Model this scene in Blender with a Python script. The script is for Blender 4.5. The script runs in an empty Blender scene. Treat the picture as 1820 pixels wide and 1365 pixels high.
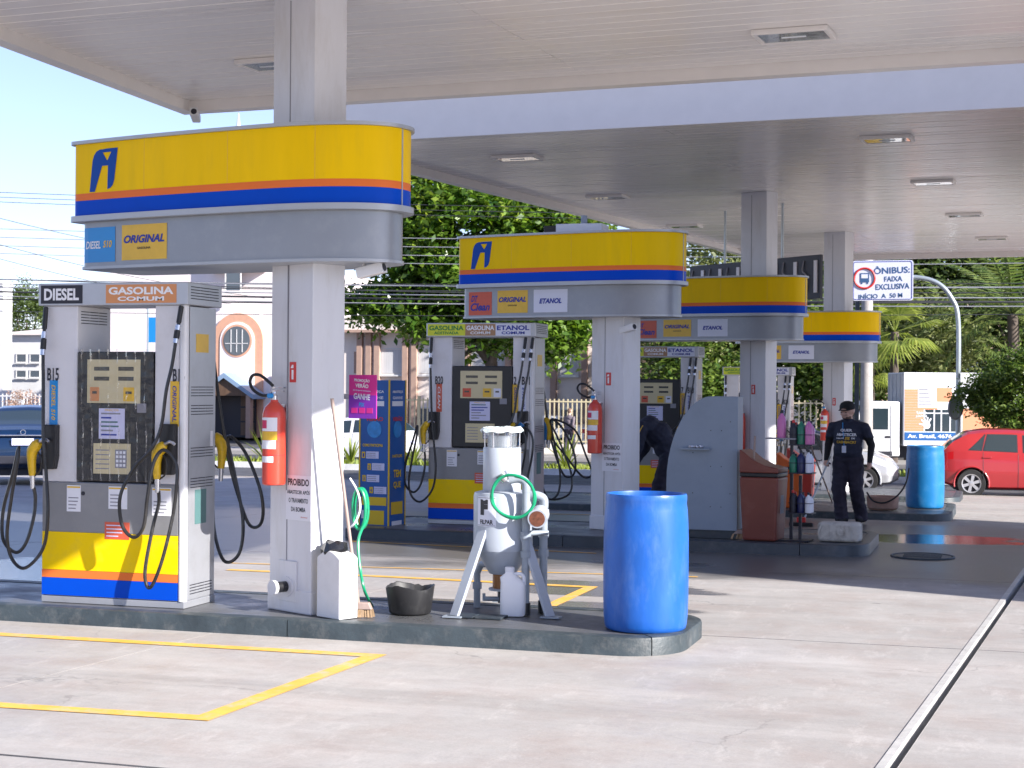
import bpy, bmesh, math, random
import numpy as np
from mathutils import Vector, Matrix
R_ = math.radians
random.seed(7); rng = np.random.default_rng(7)
scene = bpy.context.scene
COL = scene.collection

# ------------------------------------------------------------------ camera
CAMZ = 1.81; FPX = 2900.0; TH = R_(17.0); ROLL = R_(0.45); PIT = 2.5/2900
Fw = Vector((-math.sin(TH), math.cos(TH), 0)); Rt = Vector((math.cos(TH), math.sin(TH), 0)); Up = Vector((0, 0, 1))
fwd = Fw*math.cos(PIT) + Up*math.sin(PIT); up0 = Up*math.cos(PIT) - Fw*math.sin(PIT)
right = Rt*math.cos(ROLL) + up0*math.sin(ROLL); upv = up0*math.cos(ROLL) - Rt*math.sin(ROLL)
cam = bpy.data.cameras.new('camera'); cam_o = bpy.data.objects.new('camera', cam); COL.objects.link(cam_o)
cam_o.matrix_world = Matrix(((right.x, upv.x, -fwd.x, 0), (right.y, upv.y, -fwd.y, 0), (right.z, upv.z, -fwd.z, CAMZ), (0, 0, 0, 1)))
cam.sensor_width = 36; cam.lens = FPX/1820*36; cam.clip_start = 0.1; cam.clip_end = 3000
cam.dof.use_dof = True; cam.dof.focus_distance = 12.5; cam.dof.aperture_fstop = 9.0
scene.camera = cam_o

# ------------------------------------------------------------------ sky, sun, exposure
SUN_EL = R_(27.0); SUN_A = R_(21.0)                  # sun from the right (+X), a little towards the viewer (-Y)
sdir = Vector((math.cos(SUN_A)*math.cos(SUN_EL), -math.sin(SUN_A)*math.cos(SUN_EL), math.sin(SUN_EL)))
w = bpy.data.worlds.new('World'); scene.world = w; w.use_nodes = True
wn = w.node_tree.nodes; wl = w.node_tree.links
bg = wn['Background']; sky = wn.new('ShaderNodeTexSky'); sky.sky_type = 'NISHITA'; sky.sun_disc = False
sky.sun_elevation = SUN_EL; sky.sun_rotation = math.atan2(sdir.x, sdir.y)
sky.altitude = 300; sky.air_density = 1.0; sky.dust_density = 0.15; sky.ozone_density = 5.0
wb = wn.new('ShaderNodeHueSaturation'); wb.inputs['Saturation'].default_value = .86; wl.new(sky.outputs[0], wb.inputs['Color'])     # camera white balance: paler, slightly violet sky
wm = wn.new('ShaderNodeMix'); wm.data_type = 'RGBA'; wm.blend_type = 'MULTIPLY'; wm.inputs[0].default_value = 1; wm.inputs[7].default_value = (1.06, .945, 1.06, 1); wl.new(wb.outputs[0], wm.inputs[6])
wl.new(wm.outputs[2], bg.inputs['Color']); bg.inputs['Strength'].default_value = 0.10
sun = bpy.data.lights.new('sun', 'SUN'); sun.energy = 5.0; sun.angle = R_(0.55); sun.color = (1.0, 0.955, 0.90)
sun_o = bpy.data.objects.new('sun', sun); COL.objects.link(sun_o); sun_o.rotation_euler = sdir.to_track_quat('Z', 'Y').to_euler()
vs = scene.view_settings; vs.view_transform = 'Standard'; vs.look = 'None'; vs.gamma = 1; vs.use_curve_mapping = False
vs.exposure = 1.12
scene.cycles.max_bounces = 8; scene.cycles.diffuse_bounces = 4; scene.cycles.use_denoising = True

# ------------------------------------------------------------------ geometry of the place
def ray(px, py): return (fwd + right*((px-910)/FPX) + upv*((682.5-py)/FPX))
def at_z(px, py, z):
    r = ray(px, py); t = (z-CAMZ)/r.z; return Vector((0, 0, CAMZ)) + r*t
def at_y(px, py, Y):
    r = ray(px, py); return Vector((0, 0, CAMZ)) + r*(Y/r.y)
def at_d(px, py, d): return Vector((0, 0, CAMZ)) + ray(px, py)*d
def X_at(px, Y): return at_y(px, 690, Y).x
GP = [(-80, 0), (19, 0), (26, -.12), (33.6, -.38), (37, -.5), (60, -.8), (900, -.8)]
def gz(Y):
    for (a, za), (b, zb) in zip(GP, GP[1:]):
        if Y <= b: return za + (zb-za)*(Y-a)/(b-a)
    return -.8

# ------------------------------------------------------------------ materials
MATS = {}
def mat(name, col, rough=.5, metal=0, var=0.0, vscale=4.0, bump=0.0, bscale=60.0, coat=0, dirt=None, dirt_amt=.35, dscale=3.0, trans=0, alpha=1, emit=None, spec=None, stretch=None, rvar=0.0):
    """Principled material with procedural colour drift, grime and fine relief."""
    if name in MATS: return MATS[name]
    m = bpy.data.materials.new(name); m.use_nodes = True; nt = m.node_tree; n = nt.nodes; l = nt.links
    p = n['Principled BSDF']; p.inputs['Roughness'].default_value = rough; p.inputs['Metallic'].default_value = metal
    p.inputs['Coat Weight'].default_value = coat; p.inputs['Coat Roughness'].default_value = .06
    if spec is not None: p.inputs['Specular IOR Level'].default_value = spec
    if trans: p.inputs['Transmission Weight'].default_value = trans
    if alpha < 1: p.inputs['Alpha'].default_value = alpha
    p.inputs['Base Color'].default_value = (*col, 1)
    tc = n.new('ShaderNodeNewGeometry'); vec = tc.outputs['Position']
    if stretch:
        mp = n.new('ShaderNodeMapping'); mp.inputs['Scale'].default_value = stretch; l.new(vec, mp.inputs[0]); vec = mp.outputs[0]
    out = None
    if var:
        t = n.new('ShaderNodeTexNoise'); t.inputs['Scale'].default_value = vscale; t.inputs['Detail'].default_value = 6; t.inputs['Roughness'].default_value = .62
        l.new(vec, t.inputs['Vector'])
        mr = n.new('ShaderNodeMapRange'); mr.inputs[1].default_value = .3; mr.inputs[2].default_value = .7; mr.inputs[3].default_value = 1-var; mr.inputs[4].default_value = 1+var
        l.new(t.outputs[0], mr.inputs[0])
        h = n.new('ShaderNodeVectorMath'); h.operation = 'SCALE'; h.inputs[0].default_value = col; l.new(mr.outputs[0], h.inputs['Scale']); out = h.outputs[0]
        if rvar:
            m2 = n.new('ShaderNodeMapRange'); m2.inputs[1].default_value = .3; m2.inputs[2].default_value = .7; m2.inputs[3].default_value = max(0.03, rough-rvar); m2.inputs[4].default_value = rough+rvar
            l.new(t.outputs[0], m2.inputs[0]); l.new(m2.outputs[0], p.inputs['Roughness'])
    if dirt:
        t = n.new('ShaderNodeTexNoise'); t.inputs['Scale'].default_value = dscale; t.inputs['Detail'].default_value = 9; t.inputs['Roughness'].default_value = .7
        l.new(vec, t.inputs['Vector'])
        mr = n.new('ShaderNodeMapRange'); mr.inputs[1].default_value = .5; mr.inputs[2].default_value = .75; mr.inputs[3].default_value = 0; mr.inputs[4].default_value = dirt_amt
        l.new(t.outputs[0], mr.inputs[0])
        mx = n.new('ShaderNodeMix'); mx.data_type = 'RGBA'; l.new(mr.outputs[0], mx.inputs[0])
        if out: l.new(out, mx.inputs[6])
        else: mx.inputs[6].default_value = (*col, 1)
        mx.inputs[7].default_value = (*dirt, 1); out = mx.outputs[2]
    if out: l.new(out, p.inputs['Base Color'])
    if bump:
        t = n.new('ShaderNodeTexNoise'); t.inputs['Scale'].default_value = bscale; t.inputs['Detail'].default_value = 4
        l.new(vec, t.inputs['Vector'])
        b = n.new('ShaderNodeBump'); b.inputs['Strength'].default_value = bump; b.inputs['Distance'].default_value = .02; l.new(t.outputs[0], b.inputs['Height']); l.new(b.outputs[0], p.inputs['Normal'])
    MATS[name] = m; return m

def leaf_mat(name, c1, c2, rough=.45, trans=.35):
    m = bpy.data.materials.new(name); m.use_nodes = True; nt = m.node_tree; n = nt.nodes; l = nt.links
    p = n['Principled BSDF']; p.inputs['Roughness'].default_value = rough
    g = n.new('ShaderNodeNewGeometry'); r = n.new('ShaderNodeMix'); r.data_type = 'RGBA'
    l.new(g.outputs['Random Per Island'], r.inputs[0]); r.inputs[6].default_value = (*c1, 1); r.inputs[7].default_value = (*c2, 1)
    l.new(r.outputs[2], p.inputs['Base Color'])
    t = n.new('ShaderNodeBsdfTranslucent'); hs = n.new('ShaderNodeHueSaturation'); hs.inputs['Value'].default_value = 1.5; hs.inputs['Saturation'].default_value = 1.1
    l.new(r.outputs[2], hs.inputs['Color']); l.new(hs.outputs[0], t.inputs[0])
    mx = n.new('ShaderNodeMixShader'); mx.inputs[0].default_value = trans; l.new(p.outputs[0], mx.inputs[1]); l.new(t.outputs[0], mx.inputs[2])
    l.new(mx.outputs[0], n['Material Output'].inputs[0]); MATS[name] = m; return m

def concrete_mat(name, col, wet=(), shade_damp=(), scale=1.0, tint=(.36, .30, .27)):
    """Worn forecourt concrete: broad tone drift, stains, tyre scuffs, pits, and wet patches with a ragged outline."""
    m = bpy.data.materials.new(name); m.use_nodes = True; nt = m.node_tree; n = nt.nodes; l = nt.links
    p = n['Principled BSDF']; g = n.new('ShaderNodeNewGeometry'); P = g.outputs['Position']
    def noise(s, d=6, r=.6, st=(1, 1, 1)):
        mp = n.new('ShaderNodeMapping'); mp.inputs['Scale'].default_value = st; l.new(P, mp.inputs[0])
        t = n.new('ShaderNodeTexNoise'); t.inputs['Scale'].default_value = s*scale; t.inputs['Detail'].default_value = d; t.inputs['Roughness'].default_value = r
        l.new(mp.outputs[0], t.inputs['Vector']); return t.outputs[0]
    def mr(x, a, b, c, d):
        k = n.new('ShaderNodeMapRange'); k.inputs[1].default_value = a; k.inputs[2].default_value = b; k.inputs[3].default_value = c; k.inputs[4].default_value = d
        l.new(x, k.inputs[0]); return k.outputs[0]
    def mul(a, b):
        k = n.new('ShaderNodeMath'); k.operation = 'MULTIPLY'
        for i, v in enumerate((a, b)):
            if isinstance(v, (int, float)): k.inputs[i].default_value = v
            else: l.new(v, k.inputs[i])
        return k.outputs[0]
    def mix(f, a, b):
        k = n.new('ShaderNodeMix'); k.data_type = 'RGBA'
        if isinstance(f, float): k.inputs[0].default_value = f
        else: l.new(f, k.inputs[0])
        for i, v in ((6, a), (7, b)):
            if isinstance(v, tuple): k.inputs[i].default_value = (*v, 1)
            else: l.new(v, k.inputs[i])
        return k.outputs[2]
    c = mix(mr(noise(.35, 4, .6), .3, .7, 0, 1), tuple(x*.80 for x in col), tuple(min(1, x*1.08) for x in col))
    c = mix(mr(noise(1.7, 8, .68), .44, .70, 0, .75), c, tint)
    c = mix(mr(noise(11, 9, .78), .47, .62, 0, .22), c, tuple(x*.55 for x in col))
    c = mix(mr(noise(3.1, 9, .8, (1.6, .5, 1)), .54, .66, 0, .45), c, tuple(min(1, x*1.35) for x in col))
    c = mix(mr(noise(.9, 10, .72, (.35, 1.6, 1)), .5, .7, 0, .55), c, tuple(min(1, x*1.28) for x in col))       # dried wash marks along the lanes
    c = mix(mr(noise(5, 8, .75), .6, .78, 0, .5), c, tuple(x*.45 for x in col))          # oil drips
    c = mix(mr(noise(60, 3, .6), .35, .65, 0, .16), c, tuple(x*.5 for x in col))
    # hairline cracks, broken up by noise
    vo = n.new('ShaderNodeTexVoronoi'); vo.feature = 'DISTANCE_TO_EDGE'; vo.inputs['Scale'].default_value = .42; mpv = n.new('ShaderNodeMapping'); l.new(P, mpv.inputs[0])
    wn2 = n.new('ShaderNodeVectorMath'); wn2.operation = 'ADD'; nz = n.new('ShaderNodeTexNoise'); nz.inputs['Scale'].default_value = 1.6; nz.inputs['Detail'].default_value = 6; l.new(P, nz.inputs['Vector']); l.new(P, wn2.inputs[0]); l.new(nz.outputs['Color'], wn2.inputs[1]); l.new(wn2.outputs[0], vo.inputs['Vector'])
    c = mix(mul(mr(vo.outputs['Distance'], .0, .006, 1, 0), mr(noise(.6, 3, .5), .5, .6, 0, .6)), c, tuple(x*.35 for x in col))
    # rubbed tyre lanes along the islands
    c = mix(mr(noise(.8, 8, .7, (.10, 2.2, 1)), .55, .72, 0, .4), c, tuple(x*.55 for x in col))
    # small dark drips
    vd = n.new('ShaderNodeTexVoronoi'); vd.inputs['Scale'].default_value = 1.3; l.new(wn2.outputs[0], vd.inputs['Vector'])
    c = mix(mul(mr(vd.outputs['Distance'], .03, .07, 1, 0), mr(noise(.5, 3, .5), .5, .58, 0, .6)), c, tuple(x*.3 for x in col))
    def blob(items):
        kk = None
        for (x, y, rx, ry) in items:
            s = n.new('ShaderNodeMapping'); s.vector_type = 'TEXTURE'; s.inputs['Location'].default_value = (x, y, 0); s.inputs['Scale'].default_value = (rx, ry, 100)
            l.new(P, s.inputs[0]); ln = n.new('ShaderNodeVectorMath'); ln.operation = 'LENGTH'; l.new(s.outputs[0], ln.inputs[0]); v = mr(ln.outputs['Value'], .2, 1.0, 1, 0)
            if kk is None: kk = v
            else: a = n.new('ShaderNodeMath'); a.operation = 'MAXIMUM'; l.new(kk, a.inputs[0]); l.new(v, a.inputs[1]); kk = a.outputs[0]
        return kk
    shade_dampf = None
    if shade_damp:  # shade painted into the concrete colour, with some damp sheen
        a = n.new('ShaderNodeMath'); a.operation = 'ADD'; l.new(blob(shade_damp), a.inputs[0]); l.new(mr(noise(.9, 7, .65, (.5, 1.3, 1)), .2, .8, -.25, .25), a.inputs[1]); shade_dampf = mr(a.outputs[0], .15, .40, 0, 1)
        c = mix(mul(shade_dampf, .85), c, tuple(x*.22 for x in col))
    k = None
    for (x, y, rx, ry) in wet:
        s = n.new('ShaderNodeMapping'); s.vector_type = 'TEXTURE'; s.inputs['Location'].default_value = (x, y, 0); s.inputs['Scale'].default_value = (rx, ry, 100)
        l.new(P, s.inputs[0]); ln = n.new('ShaderNodeVectorMath'); ln.operation = 'LENGTH'; l.new(s.outputs[0], ln.inputs[0])
        v = mr(ln.outputs['Value'], .2, 1.0, 1, 0)
        if k is None: k = v
        else:
            a = n.new('ShaderNodeMath'); a.operation = 'MAXIMUM'; l.new(k, a.inputs[0]); l.new(v, a.inputs[1]); k = a.outputs[0]
    rough = mr(noise(2.2, 6, .65), .3, .7, .48, .78)
    if shade_dampf is not None:
        kk = n.new('ShaderNodeMix'); l.new(shade_dampf, kk.inputs[0]); l.new(rough, kk.inputs[2]); kk.inputs[3].default_value = .34; rough = kk.outputs[0]
    if k is not None:
        a = n.new('ShaderNodeMath'); a.operation = 'ADD'; l.new(k, a.inputs[0]); l.new(mr(noise(1.4, 7, .65, (.4, 1.5, 1)), .2, .8, -.45, .45), a.inputs[1])
        wf = mr(a.outputs[0], .42, .56, 0, 1)
        c = mix(mul(wf, .62), c, tuple(x*.28 for x in col))
        kk = n.new('ShaderNodeMix'); l.new(wf, kk.inputs[0]); l.new(rough, kk.inputs[2]); kk.inputs[3].default_value = .04; rough = kk.outputs[0]
    l.new(c, p.inputs['Base Color']); l.new(rough, p.inputs['Roughness'])
    b = n.new('ShaderNodeBump'); b.inputs['Strength'].default_value = .12; b.inputs['Distance'].default_value = .01
    l.new(noise(45, 5, .6), b.inputs['Height']); l.new(b.outputs[0], p.inputs['Normal'])
    MATS[name] = m; return m

M = dict(
 white=mat('white_paint', (.74, .74, .75), .38, var=.04, vscale=2, dirt=(.45, .42, .38), dirt_amt=.25, dscale=2.5),
 column=mat('column_paint', (.66, .66, .69), .36, var=.05, vscale=1.5, dirt=(.42, .39, .35), dirt_amt=.42, dscale=2.4, stretch=(2, 2, .45), bump=.04, bscale=9),
 pumpwhite=mat('pump_cream_steel', (.66, .65, .67), .32, var=.03, vscale=3, dirt=(.45, .42, .38), dirt_amt=.3, dscale=5),
 silver=mat('brushed_silver', (.47, .48, .51), .33, .55, var=.05, vscale=3, dirt=(.3, .29, .28), dirt_amt=.3, dscale=4),
 pumpgrey=mat('pump_grey_panel', (.24, .24, .245), .38, .2, var=.05, vscale=3, dirt=(.35, .34, .33), dirt_amt=.25, dscale=7),
 yellow=mat('sign_yellow', (.90, .57, .001), .38, spec=.10, var=.06, vscale=1.3, dirt=(.60, .40, .03), dirt_amt=.28, dscale=3, stretch=(2.2, 2.2, .35)),
 pyellow=mat('pump_yellow', (.90, .61, .002), .36, spec=.12, var=.03, vscale=3, dirt=(.5, .38, .08), dirt_amt=.3, dscale=6),
 orange=mat('band_orange', (.78, .18, .04), .36, spec=.12, var=.03),
 blue=mat('band_blue', (.0005, .065, .52), .36, spec=.10, var=.04),
 logo=mat('logo_blue', (.001, .06, .34), .4, spec=.2),
 trim=mat('sign_trim_grey', (.40, .42, .45), .35, .3, var=.04),
 lower=mat('sign_lower_grey', (.28, .30, .335), .34, .25, var=.05, vscale=1.5, dirt=(.45, .45, .46), dirt_amt=.2, dscale=6),
 black=mat('black_rubber', (.012, .012, .013), .42, var=.2, vscale=20),
 hose=mat('hose_rubber', (.02, .02, .021), .33, var=.3, vscale=8, dirt=(.10, .10, .10), dirt_amt=.5, dscale=9),
 dark=mat('dark_plastic', (.016, .016, .018), .35, var=.1, vscale=10, dirt=(.04, .04, .04), dirt_amt=.3),
 steel=mat('bright_steel', (.62, .62, .64), .25, .9, var=.05),
 chrome=mat('chrome', (.8, .8, .82), .1, 1),
 nozyel=mat('nozzle_yellow', (.72, .45, .01), .4, var=.12, vscale=25, dirt=(.2, .15, .05), dirt_amt=.5, dscale=20),
 nozblue=mat('nozzle_blue', (.01, .16, .40), .4, var=.12, vscale=25),
 ivory=mat('ivory_panel', (.60, .52, .31), .4, var=.04),
 lcd=mat('lcd_dark', (.06, .06, .055), .15),
 paper=mat('paper_white', (.76, .76, .80), .6, var=.03),
 paperlil=mat('paper_lilac', (.60, .60, .80), .6, var=.03),
 ink=mat('ink_dark', (.02, .02, .03), .5),
 inkblue=mat('ink_blue', (.01, .03, .30), .45),
 inkgrey=mat('ink_grey', (.25, .25, .28), .6),
 inkwhite=mat('ink_white', (.80, .80, .82), .45),
 red=mat('sign_red', (.58, .035, .03), .4),
 stkorange=mat('sticker_orange', (.62, .26, .10), .4, var=.03),
 stkred=mat('sticker_red', (.60, .10, .05), .4, var=.05, vscale=30),
 stkblue=mat('sticker_cyan', (.01, .25, .62), .3, var=.03),
 stkyellow=mat('sticker_yellow', (.72, .44, .03), .3, var=.05, vscale=15),
 stkgreen=mat('sticker_lime', (.62, .66, .03), .4),
 stkwhite=mat('sticker_white', (.66, .68, .78), .35),
 stkteal=mat('sticker_teal', (.08, .17, .17), .45),
 stkbrown=mat('sticker_brown', (.36, .20, .10), .4),
 green=mat('ink_green', (.03, .22, .04), .4),
 kerb=mat('kerb_slate', (.040, .053, .060), .5, var=.3, vscale=4, dirt=(.19, .185, .175), dirt_amt=.5, dscale=7, bump=.15, bscale=40),
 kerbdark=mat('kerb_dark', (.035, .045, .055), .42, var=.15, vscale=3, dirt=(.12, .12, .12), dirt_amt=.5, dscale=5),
 islandtop=mat('island_top', (.105, .108, .115), .40, var=.2, vscale=2.5, dirt=(.05, .05, .05), dirt_amt=.6, dscale=2.2, bump=.15, rvar=.2),
 linepaint=mat('line_yellow', (.80, .45, .07), .6, var=.10, vscale=5, dirt=(.50, .46, .41), dirt_amt=1.0, dscale=5.5),
 soffit=mat('soffit_white', (.85, .81, .785), .24, var=.04, vscale=.8, stretch=(.15, 3, 1), rvar=.06, dirt=(.5, .46, .42), dirt_amt=.2, dscale=.8),
 fascia=mat('fascia_white', (.80, .76, .73), .30, var=.03),
 barrel=mat('barrel_blue', (.009, .10, .42), .40, var=.14, vscale=3, dirt=(.16, .26, .50), dirt_amt=.30, dscale=5, stretch=(1.6, 1.6, .6), bump=.08, bscale=14, rvar=.08),
 barrel2=mat('barrel_cyan', (.008, .16, .40), .36, var=.10, vscale=3, dirt=(.12, .28, .45), dirt_amt=.4, dscale=6),
 tank=mat('tank_grey', (.40, .44, .50), .34, var=.04, vscale=3, dirt=(.32, .32, .33), dirt_amt=.3, dscale=5),
 pvc=mat('pvc_grey', (.28, .32, .37), .4, var=.06, vscale=8, dirt=(.2, .2, .2), dirt_amt=.3, dscale=9),
 amber=mat('amber_glass', (.35, .16, .06), .12, trans=.35),
 glass=mat('clear_glass', (.85, .9, .9), .05, trans=.95),
 greenhose=mat('garden_hose', (.005, .28, .13), .35, var=.1, vscale=20),
 jug=mat('jug_plastic', (.84, .84, .86), .38, var=.03),
 wood=mat('broom_wood', (.33, .25, .22), .6, var=.2, vscale=9, stretch=(1, 1, .15)),
 straw=mat('broom_straw', (.36, .24, .14), .8, var=.25, vscale=30),
 extred=mat('extinguisher_red', (.62, .055, .03), .28, coat=.4, var=.03),
 locker=mat('locker_blue_grey', (.22, .27, .34), .42, var=.04, vscale=2, dirt=(.15, .18, .22), dirt_amt=.25, dscale=5),
 binbrown=mat('bin_brown', (.17, .042, .028), .4, var=.06, vscale=4, dirt=(.26, .13, .10), dirt_amt=.25, dscale=6),
 binred=mat('bin_red', (.50, .055, .04), .4, var=.06),
 binorange=mat('bin_orange', (.75, .14, .02), .38, var=.06),
 asphalt=mat('asphalt', (.062, .062, .066), .75, var=.18, vscale=1.2, dirt=(.11, .11, .11), dirt_amt=.6, dscale=2, bump=.3, bscale=80),
 skin=mat('skin', (.60, .36, .27), .5, var=.05),
 navy=mat('navy_cloth', (.018, .021, .042), .8, var=.15, vscale=12, bump=.3, bscale=25),
 navy2=mat('navy_trousers', (.026, .022, .038), .85, var=.15, vscale=10, bump=.35, bscale=22),
 blackcloth=mat('black_cloth', (.008, .008, .01), .8),
 beard=mat('beard_dark', (.14, .085, .06), .8),
 carglass=mat('car_glass', (.025, .04, .05), .05, spec=1.0),
 tyre=mat('tyre_rubber', (.018, .018, .019), .7, var=.2, vscale=20),
 alloy=mat('alloy_rim', (.60, .60, .63), .28, .7),
 lampred=mat('tail_lamp_red', (.45, .01, .015), .12, coat=.5),
 lampclear=mat('head_lamp', (.75, .78, .82), .08, coat=.5),
 bark=mat('bark', (.11, .085, .07), .9, var=.3, vscale=5, bump=.5, bscale=18, stretch=(1, 1, .3)),
 cable=mat('cable_grey', (.05, .05, .055), .5),
 cablelight=mat('cable_light', (.42, .42, .44), .4, .4),
 galv=mat('galvanised_pole', (.42, .47, .50), .32, .5, var=.06),
)
leaf_mat('ficus_leaf', (.030, .085, .010), (.17, .27, .035), .30, .30)
leaf_mat('ficus_new_leaf', (.20, .30, .04), (.30, .36, .06), .35, .4)
leaf_mat('tree_leaf', (.045, .085, .022), (.17, .22, .06), .5, .4)
leaf_mat('olive_leaf', (.09, .12, .04), (.25, .27, .10), .5, .35)
leaf_mat('bush_leaf', (.045, .10, .018), (.20, .27, .06), .38, .35)
leaf_mat('palm_leaf', (.09, .15, .04), (.24, .28, .08), .4, .4)
leaf_mat('fan_palm_leaf', (.16, .22, .04), (.34, .38, .09), .4, .4)
leaf_mat('grass_leaf', (.16, .22, .03), (.30, .34, .06), .6, .3)
concrete_mat('forecourt_concrete', (.435, .412, .39), shade_damp=[(-4.5, 19.6, 11, 5.4), (2.8, 18.9, 9, 4.6), (-13, 17.5, 8, 5.5)], wet=[(-1.0, 20.6, 1.9, 1.3), (-3.4, 14.2, 1.5, .9), (-3.2, 13.0, 1.1, .5), (.9, 21.8, 1.0, .5), (-9.0, 13.6, 1.5, 2.2), (-3.4, 16.4, 1.1, .35), (-4.6, 12.8, 1.0, .4)])  # large ellipses darken the shaded band round the second island, partly as damp
concrete_mat('street_asphalt', (.085, .085, .09), tint=(.06, .06, .06))
concrete_mat('pavement_concrete', (.38, .36, .34))

# ------------------------------------------------------------------ mesh helpers
def setp(o, label=None, cat=None, group=None, kind=None):
    if label: o['label'] = label
    if cat: o['category'] = cat
    if group: o['group'] = group
    if kind: o['kind'] = kind
    return o
def link(name, me, parent=None, loc=None, rz=0):
    o = bpy.data.objects.new(name, me); COL.objects.link(o)
    if parent is not None: o.parent = parent
    if loc is not None: o.location = loc
    if rz: o.rotation_euler = (0, 0, rz)
    return o
def empty(name, loc, rz=0, label=None, cat=None, group=None):
    o = bpy.data.objects.new(name, None); o.empty_display_size = .1; COL.objects.link(o); o.location = loc; o.rotation_euler = (0, 0, rz)
    return setp(o, label, cat, group)
def copy_tree(o, parent=None):
    c = o.copy(); COL.objects.link(c); c.parent = parent
    for ch in list(o.children): copy_tree(ch, c)
    return c

class MB:
    def __init__(s): s.v = []; s.f = []; s.m = []; s.T = Matrix.Identity(4)
    def at(s, loc=(0, 0, 0), rz=0, rx=0, ry=0):
        s.T = Matrix.Translation(loc) @ Matrix.Rotation(rz, 4, 'Z') @ Matrix.Rotation(ry, 4, 'Y') @ Matrix.Rotation(rx, 4, 'X'); return s
    def add(s, vs, fs, m=0):
        b = len(s.v); s.v += [tuple(s.T @ Vector(v)) for v in vs]; s.f += [[i+b for i in f] for f in fs]; s.m += [m]*len(fs); return s
    def box(s, x0, x1, y0, y1, z0, z1, m=0):
        return s.add([(x0, y0, z0), (x1, y0, z0), (x1, y1, z0), (x0, y1, z0), (x0, y0, z1), (x1, y0, z1), (x1, y1, z1), (x0, y1, z1)],
                     [(0, 3, 2, 1), (4, 5, 6, 7), (0, 1, 5, 4), (1, 2, 6, 5), (2, 3, 7, 6), (3, 0, 4, 7)], m)
    def prism(s, poly, z0, z1, m=0, axis='z'):
        """poly counter-clockwise in the plane; axis y: poly is (x,z) seen from -Y and z0,z1 are y values; axis x: poly is (y,z)."""
        k = len(poly)
        if axis == 'z': a = [(p[0], p[1], z0) for p in poly] + [(p[0], p[1], z1) for p in poly]; flip = False
        elif axis == 'y': a = [(p[0], z1, p[1]) for p in poly] + [(p[0], z0, p[1]) for p in poly]; flip = False
        else: a = [(z0, p[0], p[1]) for p in poly] + [(z1, p[0], p[1]) for p in poly]; flip = False
        fs = [tuple(reversed(range(k))), tuple(range(k, 2*k))] + [(i, (i+1) % k, k+(i+1) % k, k+i) for i in range(k)]
        return s.add(a, fs, m)
    def lathe(s, prof, n=24, m=0, cap=True, a0=0, a1=None):
        """prof: (r,z) from bottom to top, about local z."""
        vs = []; fs = []
        for (r, z) in prof:
            for i in range(n):
                a = 2*math.pi*i/n; vs.append((r*math.cos(a), r*math.sin(a), z))
        for j in range(len(prof)-1):
            for i in range(n):
                fs.append((j*n+i, j*n+(i+1) % n, (j+1)*n+(i+1) % n, (j+1)*n+i))
        if cap: fs.append(tuple(reversed(range(n)))); fs.append(tuple(range((len(prof)-1)*n, len(prof)*n)))
        return s.add(vs, fs, m)
    def cyl(s, p, q, r, n=12, m=0, r2=None):
        return s.tube([p, q], r, n, m, radii=[r, r if r2 is None else r2])
    def tube(s, pts, r, n=8, m=0, radii=None, closed=False):
        pts = [Vector(p) for p in pts]; k = len(pts); vs = []; fs = []; prev = None
        for i, p in enumerate(pts):
            if closed: t = pts[(i+1) % k]-pts[i-1]
            else: t = (pts[min(i+1, k-1)] - pts[max(i-1, 0)])
            t.normalize()
            if prev is None:
                a = Vector((0, 0, 1)) if abs(t.z) < .9 else Vector((1, 0, 0)); u = t.cross(a).normalized()
            else: u = (prev - t*prev.dot(t)).normalized()
            prev = u; v = t.cross(u); rr = radii[i] if radii else r
            for j in range(n):
                a = 2*math.pi*j/n; vs.append(tuple(p + u*(rr*math.cos(a)) + v*(rr*math.sin(a))))
        for i in range(k if closed else k-1):
            for j in range(n):
                a = i*n; b = ((i+1) % k)*n; fs.append((a+j, a+(j+1) % n, b+(j+1) % n, b+j))
        if not closed: fs.append(tuple(reversed(range(n)))); fs.append(tuple(range((k-1)*n, k*n)))
        return s.add(vs, fs, m)
    def build(s, name, mats, parent=None, loc=None, rz=0, smooth=False, bevel=0, seg=2):
        me = bpy.data.meshes.new(name); me.from_pydata(s.v, [], s.f)
        ms = mats if isinstance(mats, (list, tuple)) else [mats]
        for x in ms: me.materials.append(M.get(x) or MATS[x] if isinstance(x, str) else x)
        if len(ms) > 1: me.polygons.foreach_set('material_index', s.m)
        bm = bmesh.new(); bm.from_mesh(me); bmesh.ops.recalc_face_normals(bm, faces=bm.faces); bm.to_mesh(me); bm.free()
        if smooth:
            me.polygons.foreach_set('use_smooth', [True]*len(me.polygons)); me.set_sharp_from_angle(angle=R_(smooth if smooth is not True else 40))
        me.update(); o = link(name, me, parent, loc, rz)
        if bevel:
            b = o.modifiers.new('bevel', 'BEVEL'); b.width = bevel; b.segments = seg; b.limit_method = 'ANGLE'; b.angle_limit = R_(35); b.harden_normals = False
        return o
def box(name, m, x0, x1, y0, y1, z0, z1, parent=None, bevel=0, **k): return MB().box(x0, x1, y0, y1, z0, z1).build(name, m, parent, bevel=bevel, **k)
def smooth_path(pts, k=6, closed=False):
    P = [Vector(p) for p in pts]; out = []; n = len(P)
    for i in range(n if closed else n-1):
        if closed: a, b, c, d = P[i-1], P[i], P[(i+1) % n], P[(i+2) % n]
        else: a, b, c, d = P[max(i-1, 0)], P[i], P[i+1], P[min(i+2, n-1)]
        for j in range(k):
            t = j/k; out.append(.5*((2*b)+(c-a)*t+(2*a-5*b+4*c-d)*t*t+(3*b-a-3*c+d)*t**3))
    if not closed: out.append(P[-1])
    return out
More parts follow.
